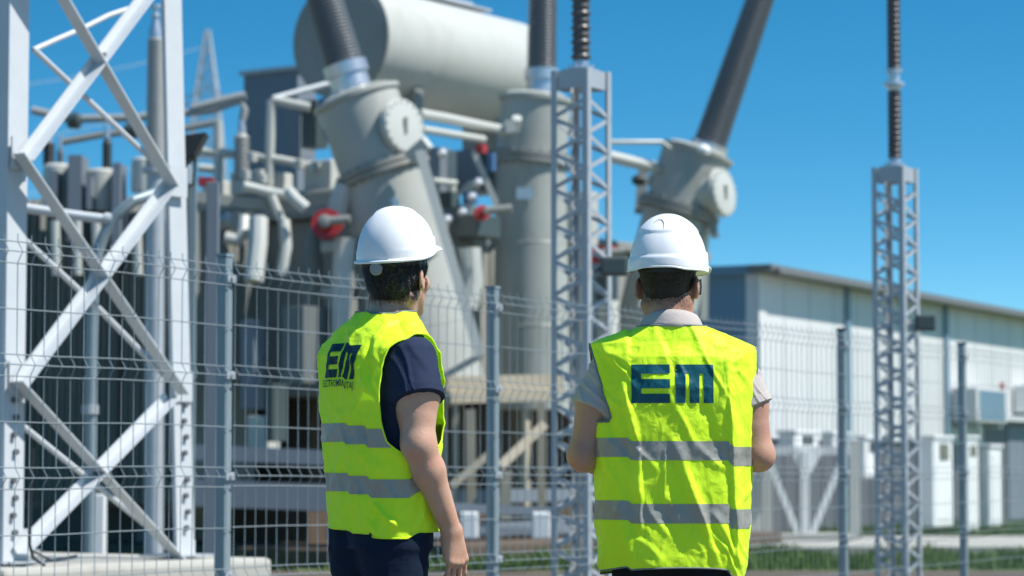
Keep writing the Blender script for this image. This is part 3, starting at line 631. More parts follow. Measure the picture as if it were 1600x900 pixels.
def lv(px, y0, y1, w, Y, m='porcelain'):
    k = Y/FPX; a = P(px, y0, Y); h = (y0-y1)*k; r = w/2*k; prof = [(0, r*.9)]; n_ = int(h/.05)
    for i in range(n_): z = i*.05; prof += [(z+.005, r*.8), (z+.018, r), (z+.028, r), (z+.045, r*.8)]
    prof.append((h, r*.6)); mb = MB(); mb.lathe(a, Z, prof, 24); b = mb.build('low_voltage_bushing', M[m], trf, smooth=True, sharp=60)
    mb = MB(); mb.lathe(a+Z*h, Z, [(0, r*.5), (.06, r*.55), (.10, r*.4), (.16, r*.4)], 14); mb.build('terminal', M['alu'], b, smooth=True, base=Vector(trf.location))
lv(76, 258, 222, 20, 30.2, 'black'); lv(94, 258, 232, 12, 30.2); lv(167, 264, 216, 16, 30.3, 'black'); lv(377, 280, 208, 26, 30.9, 'insul_pale')
# busbars behind
for pts, r in (([(50, 172), (110, 186), (210, 184), (330, 172), (376, 156), (382, 172), (378, 190)], .05), ([(96, 222), (160, 210), (215, 205), (290, 200), (340, 190)], .045), ([(300, 170), (372, 152), (384, 150)], .06)):
    mb = MB(); mb.tube([P(x, y, 33) for x, y in pts], r, 8); tag(mb.build('busbar', M['insul_pale'], smooth=True), {172: 'long bent grey busbar running from the left tower to the grey wall panel', 222: 'lower grey busbar above the pale bushing pockets', 170: 'short thick busbar end by the grey wall panel'}[pts[0][1]], 'busbar', 'busbars at the left')
for x, y, lab in ((115, 190, 'dark clamp on the upper grey busbar, left of the tower brace'), (205, 205, 'dark clamp at the bend of the lower grey busbar')):
    mb = MB(); mb.lathe(P(x-12, y, 32.8), Vector((1, 0, .1)), [(0, .03), (.03, .09), (.15, .11), (.2, .04)], 12)
    tag(mb.build('bus_clamp', M['darkbox'], smooth=True), lab, 'clamp')
# tall grey termination at left
te = empty('cable_termination', G(240, 26), 'tall slim grey insulator with silver top just left of the right tower leg', 'insulator')
k = 26/FPX; a = P(243, 262, 26); top_ = P(243, 60, 26)
prof = [(0, 16*k)]; H = (top_-a).length; n_ = int(H/.03)
for i in range(n_):
    rr = (16-1.5*i/n_)*k; prof += [(i*.03, rr*.93), (i*.03+.01, rr), (i*.03+.016, rr), (i*.03+.025, rr*.93)]
mb = MB(); mb.lathe(a, Z, prof+[(H, 10*k)], 28); mb.build('insulator_body', M['insul_pale'], te, smooth=True, sharp=60)
mb = MB(); mb.lathe(top_, Z, [(0, 11*k), (.06, 11*k), (.14, 7*k), (.2, 6*k), (.21, 8*k), (.23, 8*k), (.24, 5*k), (.29, 5*k), (.30, 9*k), (.33, 9*k)], 20); mb.build('terminal', M['alu'], te, smooth=True)
mb = MB(); mb.tube([G(243, 26), a], .09, 16); mb.lathe(a-Z*.05, Z, [(0, .13), (.05, .13)], 20); mb.build('pole', M['galv'], te, smooth=True)
# surveillance / flood lamp box behind right leg of the tower
fb = empty('floodlight', P(300, 235, 18), 'black floodlight on a bracket just right of the tower leg', 'floodlight')
o = P(296, 232, 18); k = 18/FPX
def q3(x, y, dy=0): v = P(x, y, 18); v.y += dy; return v
mb = MB(); pv = [q3(276, 212), q3(322, 206), q3(304, 240), q3(276, 262)]; pv2 = [v+Vector((0, .22, 0)) for v in pv]
mb.add(pv+pv2, [(0, 3, 2, 1), (4, 5, 6, 7)]+[(i, (i+1) % 4, 4+(i+1) % 4, 4+i) for i in range(4)]); mb.build('lamp_head', M['black'], fb, bevel=.008)
mb = MB(); mb.tube([q3(303, 240, .1), q3(300, 285, .1), q3(290, 290, .1)], .012, 8); mb.tube([q3(277, 265, .1), q3(290, 290, .1), q3(288, 330, .1), Vector((q3(288, 330).x, 18.1, 0))], .022, 8); mb.build('bracket', M['darkbox'], fb, smooth=True)
mb = MB(); mb.box(q3(288, 272, .1), (.07, .1, .13)); mb.build('driver_box', M['galv'], fb, bevel=.01)
# slim blue posts beyond the fence by post one
for px, Y, w, lab in ((333, 19, .085, 'slim dark blue steel post just left of the first fence post'), (302, 19.5, .05, 'thin blue grey post right of the tower leg')):
    a = P(px, 285, Y); mb = MB(); mb.box((a.x, Y, a.z/2), (w, w, a.z)); tag(mb.build('steel_post', M['panelgrey'] if px > 310 else M['post'], bevel=.004), lab, 'post')
# grey wall panel behind the transformer
a = P(381, 118, 38.0); b = P(470, 108, 38.0); fw = empty('fire_wall', Vector((a.x, 38, 0)), 'tall blue grey wall panel behind the transformer, left of the oil tank', 'wall')
W = (b.x-a.x)/V.x
mb = MB(); mb.obox(Vector((a.x, 38, a.z/2))+V*W/2+U*.2, U, V, Z, .4, W, a.z); mb.build('wall', M['panelgrey'], fw)
mb = MB(); mb.obox(Vector((a.x, 38, a.z+.03))+V*W/2+U*.2, U, V, Z, .5, W+.1, .06); mb.build('coping', M['galv'], fw)
# low dark machinery row behind
for (px, Y, w, h, dpt, m, lab) in ((150, 36, 2.0, 2.0, 1.6, 'paint_shaded', 'dark grey cubicle behind the left tower'), (905, 40, 1.1, 1.7, 1, 'panelgrey', 'grey cubicle behind the lattice column between the men'), (1150, 41, .8, 1.9, 1, 'paint', 'pale cubicle behind the second man')):
    c = G(px, Y); t = empty('cubicle', c, lab, 'cubicle'); mb = MB(); mb.box((c.x, c.y, h/2), (w, dpt, h)); mb.build('housing', M[m], t, bevel=.02)
    mb = MB(); mb.box((c.x, c.y-dpt/2-.01, h/2), (w*.8, .02, h*.85)); mb.build('door', M[m], t, bevel=.005)
    mb = MB(); mb.box((c.x, c.y, h+.03), (w+.1, dpt+.1, .06)); mb.build('roof', M['galv'], t)
# ---------------------------------------------------------------- distance field modelling for bodies
class Vol:
    def __init__(s, lo, hi, h):
        s.lo = np.array(lo, np.float32); s.h = h; s.n = [int(math.ceil((b-a)/h))+1 for a, b in zip(lo, hi)]
        s.F = np.full(s.n, 1.0, np.float32); s.ax = [s.lo[i]+h*np.arange(s.n[i], dtype=np.float32) for i in range(3)]
    def region(s, lo, hi):
        sl = []
        for i in range(3):
            a = max(0, int((lo[i]-s.lo[i])/s.h)); b = min(s.n[i], int((hi[i]-s.lo[i])/s.h)+2); sl.append(slice(a, max(a, b)))
        return tuple(sl), s.ax[0][sl[0]][:, None, None], s.ax[1][sl[1]][None, :, None], s.ax[2][sl[2]][None, None, :]
    def merge(s, sl, d, k, mode='u'):
        f = s.F[sl]
        if f.size == 0: return
        if mode == 'u':
            m = np.minimum(f, d)
            if k: h = np.maximum(k-np.abs(f-d), 0)/k; m = m-h*h*k*.25
        else:
            d = -d; m = np.maximum(f, d)
            if k: h = np.maximum(k-np.abs(f-d), 0)/k; m = m+h*h*k*.25
        s.F[sl] = m
    def cone(s, a, b, ra, rb, k=.01, mode='u', cut=None):
        a = np.array(a, np.float32); b = np.array(b, np.float32); r = max(ra, rb)+max(k, .012)+.012
        sl, X, Y, Zz = s.region(np.minimum(a, b)-r, np.maximum(a, b)+r); d = b-a; L = float((d*d).sum())+1e-9
        t = np.clip(((X-a[0])*d[0]+(Y-a[1])*d[1]+(Zz-a[2])*d[2])/L, 0, 1)
        dist = np.sqrt((X-a[0]-t*d[0])**2+(Y-a[1]-t*d[1])**2+(Zz-a[2]-t*d[2])**2)-(ra+(rb-ra)*t)
        if cut is not None:      # cut plane through b, normal along a-b
            nn = d/math.sqrt(L); dist = np.maximum(dist, (X-b[0])*nn[0]+(Y-b[1])*nn[1]+(Zz-b[2])*nn[2]-cut)
        s.merge(sl, dist, k, mode)
    def ell(s, c, r, Rm=None, k=.01, mode='u'):
        c = np.array(c, np.float32); m = max(r)+max(k, .012)+.012; sl, X, Y, Zz = s.region(c-m, c+m)
        x, y, z = X-c[0], Y-c[1], Zz-c[2]
        if Rm is not None:
            Q = np.array(Rm.transposed(), np.float32); x, y, z = (Q[0, 0]*x+Q[0, 1]*y+Q[0, 2]*z, Q[1, 0]*x+Q[1, 1]*y+Q[1, 2]*z, Q[2, 0]*x+Q[2, 1]*y+Q[2, 2]*z)
        k0 = np.sqrt((x/r[0])**2+(y/r[1])**2+(z/r[2])**2); k1 = np.sqrt((x/r[0]**2)**2+(y/r[1]**2)**2+(z/r[2]**2)**2)+1e-6
        s.merge(sl, k0*(k0-1)/k1, k, mode)
    def loft(s, prof, n=2.5, k=.02):
        """prof rows: z, half width, half depth, centre y"""
        prof = sorted(prof); zs = [p[0] for p in prof]; mw = max(p[1] for p in prof)+.04
        sl, X, Y, Zz = s.region((-mw, -mw, zs[0]-.03), (mw, mw, zs[-1]+.03)); z = Zz[0, 0]
        w = np.interp(z, zs, [p[1] for p in prof])[None, None, :]; d = np.interp(z, zs, [p[2] for p in prof])[None, None, :]; yc = np.interp(z, zs, [p[3] for p in prof])[None, None, :]
        q = ((np.abs(X)/w)**n+(np.abs(Y-yc)/d)**n)**(1/n); dist = (q-1)*np.minimum(w, d)
        dist = np.maximum(dist, np.maximum(Zz-zs[-1], zs[0]-Zz)); s.merge(sl, dist.astype(np.float32), k)
    def mesh(s):
        F = s.F; h = s.h; I = F < 0; nx, ny, nz = F.shape
        c = np.zeros((nx-1, ny-1, nz-1), np.uint8)
        for i in (0, 1):
            for j in (0, 1):
                for k in (0, 1): c += I[i:nx-1+i, j:ny-1+j, k:nz-1+k]
        idx = np.argwhere((c > 0) & (c < 8)); N = len(idx); pos = np.zeros((N, 3)); cnt = np.zeros(N)
        for ax in range(3):
            o1, o2 = [a for a in range(3) if a != ax]
            for p in (0, 1):
                for q in (0, 1):
                    a = idx.copy(); a[:, o1] += p; a[:, o2] += q; b = a.copy(); b[:, ax] += 1
                    fa = F[a[:, 0], a[:, 1], a[:, 2]]; fb = F[b[:, 0], b[:, 1], b[:, 2]]; m = (fa < 0) != (fb < 0)
                    t = np.where(m, fa/np.where(m, fa-fb, 1), 0); pt = a.astype(float); pt[:, ax] += t; pos[m] += pt[m]; cnt += m
        pos /= cnt[:, None]; pos = s.lo+pos*h
        vid = np.full(c.shape, -1, np.int32); vid[idx[:, 0], idx[:, 1], idx[:, 2]] = np.arange(N); faces = []
        for ax in range(3):
            o1, o2 = (ax+1) % 3, (ax+2) % 3; sa = [slice(None)]*3; sb = [slice(None)]*3; sa[ax] = slice(0, -1); sb[ax] = slice(1, None)
            A = I[tuple(sa)]; B = I[tuple(sb)]; e = np.argwhere(A != B); e = e[(e[:, o1] > 0) & (e[:, o2] > 0) & (e[:, o1] < F.shape[o1]-1) & (e[:, o2] < F.shape[o2]-1)]
            ins = A[e[:, 0], e[:, 1], e[:, 2]]; q = []
            for d1, d2 in ((-1, -1), (0, -1), (0, 0), (-1, 0)):
                f = e.copy(); f[:, o1] += d1; f[:, o2] += d2; q.append(vid[f[:, 0], f[:, 1], f[:, 2]])
            q = np.stack(q, 1); q[~ins] = q[~ins][:, ::-1]; faces.append(q)
        return pos, np.concatenate(faces)
def np_mesh(name, v, f, m, parent, smooth=True):
    me = bpy.data.meshes.new(name); me.from_pydata(v.tolist(), [], f.tolist()); me.update()
    if smooth: me.polygons.foreach_set('use_smooth', [True]*len(me.polygons))
    return link_mesh(name, me, m, parent)
def laplace(v, f, it=2, a=.5):
    e = np.concatenate([f[:, [0, 1]], f[:, [1, 2]], f[:, [2, 3]], f[:, [3, 0]]])
    for _ in range(it):
        s_ = np.zeros_like(v); c_ = np.zeros(len(v)); np.add.at(s_, e[:, 0], v[e[:, 1]]); np.add.at(c_, e[:, 0], 1); v = v*(1-a)+a*s_/np.maximum(c_, 1)[:, None]
    return v

# ---------------------------------------------------------------- people materials
def skin_mat(name, c):
    m = mat(name, c, .48, 0, .10, 14, .12, 160, sss=.25, spec=.4); n = m.node_tree.nodes; l = m.node_tree.links; b = n['Principled BSDF']
    # blotches of redder skin
    src = b.inputs['Base Color'].links[0].from_socket; ns = n.new('ShaderNodeTexNoise'); ns.inputs['Scale'].default_value = 22; ns.inputs['Detail'].default_value = 3
    l.new(n['Texture Coordinate'].outputs['Object'], ns.inputs[0]); mx = n.new('ShaderNodeMixRGB'); mx.inputs[2].default_value = (c[0]*1.0, c[1]*.72, c[2]*.66, 1)
    cr = n.new('ShaderNodeValToRGB'); cr.color_ramp.elements[0].position = .45; cr.color_ramp.elements[1].position = .75; ml = n.new('ShaderNodeMath'); ml.operation = 'MULTIPLY'; ml.inputs[1].default_value = .6
    l.new(ns.outputs[0], cr.inputs[0]); l.new(cr.outputs[0], ml.inputs[0]); l.new(ml.outputs[0], mx.inputs[0]); l.new(src, mx.inputs[1]); l.new(mx.outputs[0], b.inputs['Base Color'])
    return m
def vest_mat():
    m = bpy.data.materials.new('fluorescent vest cloth'); m.use_nodes = True; n = m.node_tree.nodes; l = m.node_tree.links; b = n['Principled BSDF']
    tc = n.new('ShaderNodeTexCoord'); ns = n.new('ShaderNodeTexNoise'); ns.inputs['Scale'].default_value = 9; ns.inputs['Detail'].default_value = 5
    l.new(tc.outputs['Object'], ns.inputs[0]); mx = n.new('ShaderNodeMixRGB'); mx.inputs[1].default_value = (.82, 1.12, .02, 1); mx.inputs[2].default_value = (.96, 1.22, .05, 1)
    l.new(ns.outputs[0], mx.inputs[0]); l.new(mx.outputs[0], b.inputs['Base Color']); b.inputs['Roughness'].default_value = .55
    b.inputs['Sheen Weight'].default_value = .25; b.inputs['Sheen Tint'].default_value = (.8, 1, .3, 1); b.inputs['Specular IOR Level'].default_value = .35
    w1 = n.new('ShaderNodeTexNoise'); w1.inputs['Scale'].default_value = 26; w1.inputs['Detail'].default_value = 5; w1.inputs['Distortion'].default_value = .8
    mp = n.new('ShaderNodeMapping'); mp.inputs['Scale'].default_value = (1.1, 1.1, .7); mp.inputs['Rotation'].default_value = (0, .5, 0); l.new(tc.outputs['Object'], mp.inputs[0]); l.new(mp.outputs[0], w1.inputs[0])
    wv = n.new('ShaderNodeTexNoise'); wv.inputs['Scale'].default_value = 900; l.new(tc.outputs['Object'], wv.inputs[0])
    b1 = n.new('ShaderNodeBump'); b1.inputs['Strength'].default_value = .45; b1.inputs['Distance'].default_value = .012; l.new(w1.outputs[0], b1.inputs['Height'])
    b2 = n.new('ShaderNodeBump'); b2.inputs['Strength'].default_value = .25; b2.inputs['Distance'].default_value = .0006; l.new(wv.outputs[0], b2.inputs['Height']); l.new(b1.outputs[0], b2.inputs['Normal'])
    l.new(b2.outputs[0], b.inputs['Normal'])
    tr = n.new('ShaderNodeBsdfTranslucent'); l.new(mx.outputs[0], tr.inputs['Color']); ms = n.new('ShaderNodeMixShader'); ms.inputs[0].default_value = .27
    l.new(b.outputs[0], ms.inputs[1]); l.new(tr.outputs[0], ms.inputs[2]); l.new(ms.outputs[0], n['Material Output'].inputs['Surface']); return m
M['vest'] = vest_mat()
M['strip'] = mat('reflective strip', (.31, .305, .27), .40, .1, .08, 30, .35, 28)
M['logo'] = mat('teal logo print', (.002, .085, .115), .5, 0, .3, 30, .2, 60, spec=.3)
M['logo_dark'] = mat('dark navy logo print', (.003, .036, .048), .6, 0, .2, 30, spec=.25)
M['trim'] = mat('grey vest piping', (.16, .18, .19), .7)
M['skin1'] = skin_mat('skin', (.53, .32, .23)); M['skin2'] = skin_mat('skin tanned', (.47, .265, .185))
def cloth(name, c, transl=0.0):
    m = mat(name, c, .85, 0, .08, 20, .35, 24, spec=.2, transl=transl); return m
M['navy'] = cloth('navy cotton', (.018, .028, .062)); M['polo'] = cloth('light grey polo cotton', (.52, .465, .44), .12); M['jeans'] = cloth('dark navy denim', (.006, .014, .034)); M['trousers'] = cloth('black trousers', (.010, .012, .016))
M['hat'] = mat('white helmet shell', (.83, .835, .84), .27, 0, .015, 9, .03, 40, spec=.5, dirt=(.74, .735, .72)); M['hair1'] = mat('black hair', (.010, .009, .009), .42, 0, .3, 60); M['hair2'] = mat('dark brown hair', (.022, .015, .011), .55, 0, .3, 60)
M['strap'] = mat('dark headband plastic', (.02, .024, .022), .4); M['knob'] = mat('grey knob plastic', (.27, .28, .28), .5, 0, .25, 90)
gl = bpy.data.materials.new('spectacle lens'); gl.use_nodes = True; gb = gl.node_tree.nodes['Principled BSDF']; gb.inputs['Base Color'].default_value = (.75, .88, .95, 1); gb.inputs['Roughness'].default_value = .03; gb.inputs['Transmission Weight'].default_value = .95; gb.inputs['IOR'].default_value = 1.3; M['lens'] = gl

# ---------------------------------------------------------------- a person
def smooth(a, b, x): t = np.clip((x-a)/(b-a), 0, 1); return t*t*(3-2*t)
class Person:
    def __init__(s, loc, yaw, label, spec):
        s.sp = spec; s.root = empty('person', loc, label, 'person', None, -yaw); s.h = spec
    def H(s, p):      # head local -> body local
        return s.hm @ Vector(p)
    def body(s):
        q = s.sp; s.hm = Matrix.Translation(q['head']) @ Matrix.Rotation(-q['hyaw'], 4, 'Z') @ Matrix.Rotation(q['hpitch'], 4, 'X'); Rm = s.hm.to_3x3()
        v = Vol(q['lo'], q['hi'], .004); H = s.H
        # head
        v.ell(H((0, -.012, .052)), (.076, .098, .094), Rm, .01); v.ell(H((0, .028, -.01)), (.063, .072, .092), Rm, .03)
        for sx in (-1, 1):
            v.cone(H((sx*.052, .005, -.045)), H((sx*.014, .078, -.092)), .021, .019, .03); v.ell(H((sx*.045, .058, -.018)), (.024, .03, .022), Rm, .02)
            v.cone(H((sx*.040, .084, .030)), H((0, .092, .030)), .012, .013, .02)
            v.ell(H((sx*.032, .104, .006)), (.016, .014, .011), Rm, .012, 's'); v.ell(H((sx*.032, .083, .006)), (.0125, .0125, .0125), Rm, .003)
            v.cone(H((sx*.022, .086, -.058)), H((0, .099, -.056)), .006, .008, .008); v.cone(H((sx*.012, .100, -.033)), H((sx*.004, .106, -.03)), .007, .008, .006)
        v.cone(H((0, .096, .014)), H((0, .122, -.028)), .007, .011, .014)
        v.ell(H((0, .084, -.094)), (.02, .02, .016), Rm, .02); v.cone(H((-.018, .090, -.070)), H((.018, .090, -.070)), .006, .006, .01)
        for sx in (-1, 1):      # ears
            a = Matrix.Rotation(sx*R(28), 3, 'Z') @ Matrix.Rotation(R(-8), 3, 'X'); E = Rm @ a; c = H((sx*.087, -.012, -.002))
            v.ell(c, (.0075, .019, .033), E, .006); v.ell(H((sx*.086, -.004, -.024)), (.006, .010, .014), E, .008)
            o = E @ Vector((sx*.009, .002, .004)); v.ell(c+o, (.0055, .0115, .022), E, .003, 's')
            v.cone(H((sx*.078, .004, -.01)), H((sx*.086, -.002, -.008)), .010, .007, .008)
            o2 = E @ Vector((sx*.004, -.004, .004)); v.cone(c+o2+E @ Vector((0, 0, .014)), c+o2+E @ Vector((0, .003, -.014)), .003, .003, .004)
        nk = Vector(q['neck']); v.cone(H((0, -.022, -.03)), nk, q['neckr'], q['neckr']+.006, .03); v.cone(H((0, .01, -.05)), nk+Vector((0, .02, .0)), .048, .05, .03)
        for sx in (-1, 1):
            v.cone(nk+Vector((sx*.025, -.01, .0)), Vector((sx*.14, .0, nk.z-.105)), .04, .035, .03)
            v.cone(H((sx*.058, -.035, -.055)), nk+Vector((sx*.03, .035, -.0)), .014, .018, .03)
        # torso, hips, legs
        v.loft([(zz, w*.84-.014, d*.80, yc) for zz, w, d, yc in q['torso'] if zz < 1.47], 2.3, .04)
        for sx in (-1, 1):
            v.cone((sx*.08, 0, .88), (sx*.11, .0, .50), .070, .055, .04); v.cone((sx*.11, 0, .50), (sx*.12, -.02, .10), .052, .042, .02); v.cone((sx*.12, -.03, .05), (sx*.125, .12, .035), .036, .03, .02)
        # arms and hands
        for A in q['arms']:
            sh, el, wr = [Vector(p) for p in A['j']]; d1 = (wr-el).normalized()
            v.cone(sh, sh.lerp(el, .4), .046, A['r'][0]*.92, .03); v.cone(sh.lerp(el, .35), el, A['r'][0]*.92, A['r'][1], .03); v.cone(sh.lerp(el, .45)+Vector(A.get('bi', (0, .01, 0))), sh.lerp(el, .62), A['r'][0]*.92, A['r'][1]*.95, .03)
            v.cone(el, el.lerp(wr, .30), A['r'][1]*.98, A['r'][2], .02); v.cone(el.lerp(wr, .30), wr, A['r'][2], A['r'][3], .02)
            v.cone(el-d1*.004, el, A['r'][1]*.80, A['r'][1]*.8, .02)
            s.hand(v, wr, Vector(A['dir']).normalized(), Vector(A['pn']).normalized(), A['side'], A.get('curl', .35), A['r'][3])
        pos, f = v.mesh(); pos = laplace(pos, f, 1, .35)
        b = np_mesh('body', pos, f, q['skin'], s.root); s.bodyobj = b
    def hand(s, v, w, d, pn, side, curl, rw):
        """w wrist, d hand direction, pn palm normal, side: +1 right hand (thumb on the pn x d side)"""
        t = pn.cross(d)*side; t.normalize(); k = .004
        spread = [.030, .010, -.010, -.028]; length = [.090, .096, .091, .084]; fl = [(.043, .026, .020), (.047, .029, .021), (.043, .027, .020), (.034, .021, .018)]
        fr = [.0088, .0090, .0086, .0078]
        for i in range(4):
            base = w+t*spread[i]*.45; kn = w+d*length[i]+t*spread[i]-pn*.004
            v.cone(base-pn*.002, kn, rw*.72, .0125, .012); v.cone(base+pn*.010+t*spread[i]*.2+d*.02, kn+pn*.008-d*.014, .014, .0115, .012)
            v.ell(kn-pn*.004, (.0105, .0105, .0105), None, .006)
            p = kn; ang = curl*(.55+.13*i); dd = d
            for L_, r0, r1 in zip(fl[i], (fr[i], fr[i]*.93, fr[i]*.86), (fr[i]*.93, fr[i]*.86, fr[i]*.72)):
                dd = (d*math.cos(ang)+pn*math.sin(ang)).normalized(); e = p+dd*L_+t*spread[i]*.05; v.cone(p, e, r0+.0006, r1, k); p = e; ang += curl*(1.15-.1*i)
        b = w+d*.022+t*.016+pn*.008; m1 = b+d*.034+t*.022+pn*.012; m2 = m1+d*.030+t*.008+pn*.010; m3 = m2+d*.024-t*.002+pn*.006
        v.cone(b, m1, .0155, .0125, .012); v.cone(m1, m2, .0115, .0098, .005); v.cone(m2, m3, .0098, .0078, .004)
    def hair(s, thick, zline, yfront, m, nstr, lstr, seed, drop):
        """short hair: a shell over the skull with a ragged edge, and strands on it"""
        lo, hi = (-.12, -.15, -.13), (.12, .12, .17); v = Vol(lo, hi, .003)
        v.ell((0, -.012, .052), (.076+thick, .098+thick, .094+thick*.6), None, .01); v.ell((0, -.026, -.018), (.056+thick, .058+thick, .06), None, .03)
        X, Y, Zz = v.ax[0][:, None, None], v.ax[1][None, :, None], v.ax[2][None, None, :]
        # ragged border
        nz = .004*np.sin(X*170+Zz*60)+.003*np.sin(X*410+1.3)+.003*np.sin(Y*330)
        reg = np.maximum(zline(X, Y)+nz-Zz, Y-yfront(Zz)-nz); v.F = v.F+.0075*(1-smooth(.0, .040, -reg)); v.F = np.maximum(np.maximum(v.F, reg*.8), Zz-(.058 if thick > .01 else .052))
        # leave the ears free
        for sx in (-1, 1): v.F = np.maximum(v.F, .017-np.sqrt(((X-sx*.088)/.9)**2+((Y+.004)*.95)**2+((Zz+.003)*.52)**2))
        pos, f = v.mesh(); pos = laplace(pos, f, 1, .4)
        for i in range(len(pos)):
            p = Vector(pos[i]); g = noise.noise(Vector((p.x*90, p.y*90, p.z*22)))*thick*.35; n_ = (p-Vector((0, -.01, .03))).normalized(); pos[i] = pos[i]+np.array(n_*g)
        P_ = np.array([s.H(p) for p in pos]); hair = np_mesh('hair', P_, f, m, s.root)
        rg = random.Random(seed); vs = []; fs = []
        idx = [rg.randrange(len(pos)) for _ in range(nstr)]
        for i in idx:
            p = Vector(pos[i]); n_ = (p-Vector((0, -.01, p.z*.4+.02))).normalized()
            if p.z > .046: continue
            dn = Vector((n_.x*.15+rg.uniform(-.35, .35), -.15+rg.uniform(-.2, .2) if p.y < 0 else -.5, -1)).normalized(); dn = (dn-n_*dn.dot(n_)).normalized()
            L_ = lstr*rg.uniform(.5, 1.3); w = n_.cross(dn)*.0007; a = p-n_*.0015; b_ = p+dn*L_*.5+n_*lstr*rg.uniform(.05, .22); c = p+dn*L_*(1)+n_*lstr*rg.uniform(-drop, drop)*.5
            k = len(vs); vs += [s.H(a-w), s.H(a+w), s.H(b_+w*.8), s.H(b_-w*.8), s.H(c)]; fs += [(k, k+1, k+2, k+3), (k+3, k+2, k+4)]
        # thinning stubble below the hair's edge, rooted on the skin
        inv = s.hm.inverted(); bv = [inv @ v_.co for v_ in s.bodyobj.data.vertices if v_.co.z > s.sp['head'].z-.12]
        bv = [p for p in bv if p.y < float(yfront(np.float64(p.z)))+.004 and -.010 < p.z-float(zline(np.float64(p.x), np.float64(p.y))) < .040 and math.hypot((abs(p.x)-.088)/.9, p.y+.004) > .022]
        for p in bv:
            d_ = p.z-float(zline(np.float64(p.x), np.float64(p.y))); pr = min(1, max(0, (d_+.010)/.032))
            for _ in range(int(nstr/2500)+2):
                if rg.random() > pr*pr: continue
                n_ = Vector((p.x, p.y+.02, 0)).normalized(); dn = Vector((rg.uniform(-.5, .5), rg.uniform(-.3, .1), -1)); dn = (dn-n_*dn.dot(n_)).normalized(); L_ = lstr*rg.uniform(.25, .7)
                q_ = p+Vector((rg.uniform(-.002, .002), rg.uniform(-.002, .002), rg.uniform(-.002, .002))); w = n_.cross(dn)*.00045; k = len(vs); tip = q_+dn*L_+n_*L_*rg.uniform(.1, .35)
                vs += [s.H(q_-w), s.H(q_+w), s.H(tip)]; fs += [(k, k+1, k+2)]
        me = bpy.data.meshes.new('strands'); me.from_pydata([tuple(x) for x in vs], [], fs); o = link_mesh('strands', me, m, hair); o['kind'] = 'stuff'
        return hair
    def helmet(s, kind):
        """white safety helmet in head space"""
        H = s.H; A, B, top = (.1085, .121, .214) if kind == 1 else (.113, .137, .214); nth, nt = 160, 60; vs = []; fs = []
        def rimz(c, sn):      # c = cos from front, sn = sin
            if kind == 1: return .062+.036*smooth(-.35, .95, c)-.004*smooth(.2, 1, -c)
            return .048+.022*smooth(.05, .45, c)*(1-.55*smooth(.55, .95, c))-.004*smooth(.0, .9, -c)+.006*smooth(.75, 1, -c)
        rows = [('d', t) for t in np.linspace(0, 1, nt)]+[('b', t) for t in (.25, .6, .9, 1.0)]+[('l', t) for t in (.5, 1)]
        for kind_, t in rows:
            for k in range(nth):
                th = 2*math.pi*k/nth; c, sn = math.cos(th), math.sin(th); rz = float(rimz(c, sn)); el = 2.25
                cx = math.copysign(abs(sn)**(2/el), sn); cy = math.copysign(abs(c)**(2/el), c)
                fr = float(smooth(.35, .85, c)); brim = (.020*fr+.0055) if kind == 1 else (.030*fr+.002)
                if kind_ == 'd':
                    ph = t*math.pi/2; g = math.sin(ph)**.93; zz = top-(top-rz)*(1-math.cos(ph)**.96)
                    zr = (zz-rz); step = 0
                    led = .030 if kind == 1 else .036+.008*c
                    lz = zr-led; step = .0032*float(smooth(.0022, -.0022, lz))*1.25
                    if kind == 1: step *= float(smooth(-.95, -.2, c))*.9
                    x = A*g*cx; y = B*g*cy
                    # raised crown
                    if kind == 1:
                        cw = .040+.02*smooth(0, .1, .16-zz); rd = .0035*float(smooth(cw+.004, cw-.004, abs(x)))*float(smooth(.06, .11, zz))*float(smooth(-.09, -.03, y))
                    else:
                        rd = .0035*float(smooth(.148, .152, zz-.10*(abs(x)/A)**2*.3))*float(smooth(.12, .02, y))
                    nrm = Vector((x/A**2, y/B**2, (zz-rz+.01)/.15**2)).normalized(); p = Vector((x, y, zz))+nrm*(step+rd)
                    last = (A*cx, B*cy)
                elif kind_ == 'b':
                    x, y = A*cx, B*cy; n2 = Vector((x/A**2, y/B**2, 0)).normalized(); o = brim*t; p = Vector((x, y, rz))+n2*(o+.0032)+Z*(-.003*t*(1-fr)-fr*.012*t*t*(1 if kind == 1 else .6))
                    if fr > 0: p = Vector((p.x, p.y, p.z))
                else:
                    x, y = A*cx, B*cy; n2 = Vector((x/A**2, y/B**2, 0)).normalized(); o = brim+.0032; p = Vector((x, y, rz))+n2*(o-.001*t)+Z*(-.003*(1-fr)-fr*.012*(1 if kind == 1 else .6)-(.006 if kind == 1 else .004)*t)
                vs.append(H(p+Vector((0, -.006, 0))))
        n = len(rows)
        for i in range(n-1):
            for k in range(nth): fs.append((i*nth+k, (i+1)*nth+k, (i+1)*nth+(k+1) % nth, i*nth+(k+1) % nth))
        me = bpy.data.meshes.new('hard_hat'); me.from_pydata([tuple(v) for v in vs], [], fs); me.polygons.foreach_set('use_smooth', [True]*len(fs))
        hh = link_mesh('hard_hat', me, M['hat'], s.root); sol = hh.modifiers.new('thickness', 'SOLIDIFY'); sol.thickness = .0025; sol.offset = 1
        bm = bmesh.new(); bm.from_mesh(me); bmesh.ops.remove_doubles(bm, verts=bm.verts, dist=1e-5); bmesh.ops.recalc_face_normals(bm, faces=bm.faces); bm.to_mesh(me); bm.free()
        sol.offset = -1
        # headband inside
        mb = MB(); pts = [H((.083*math.sin(a), -.012+.107*math.cos(a), .040+.016*math.cos(a))) for a in np.linspace(0, 2*math.pi, 49)]
        vs2 = []; nb = len(pts)-1
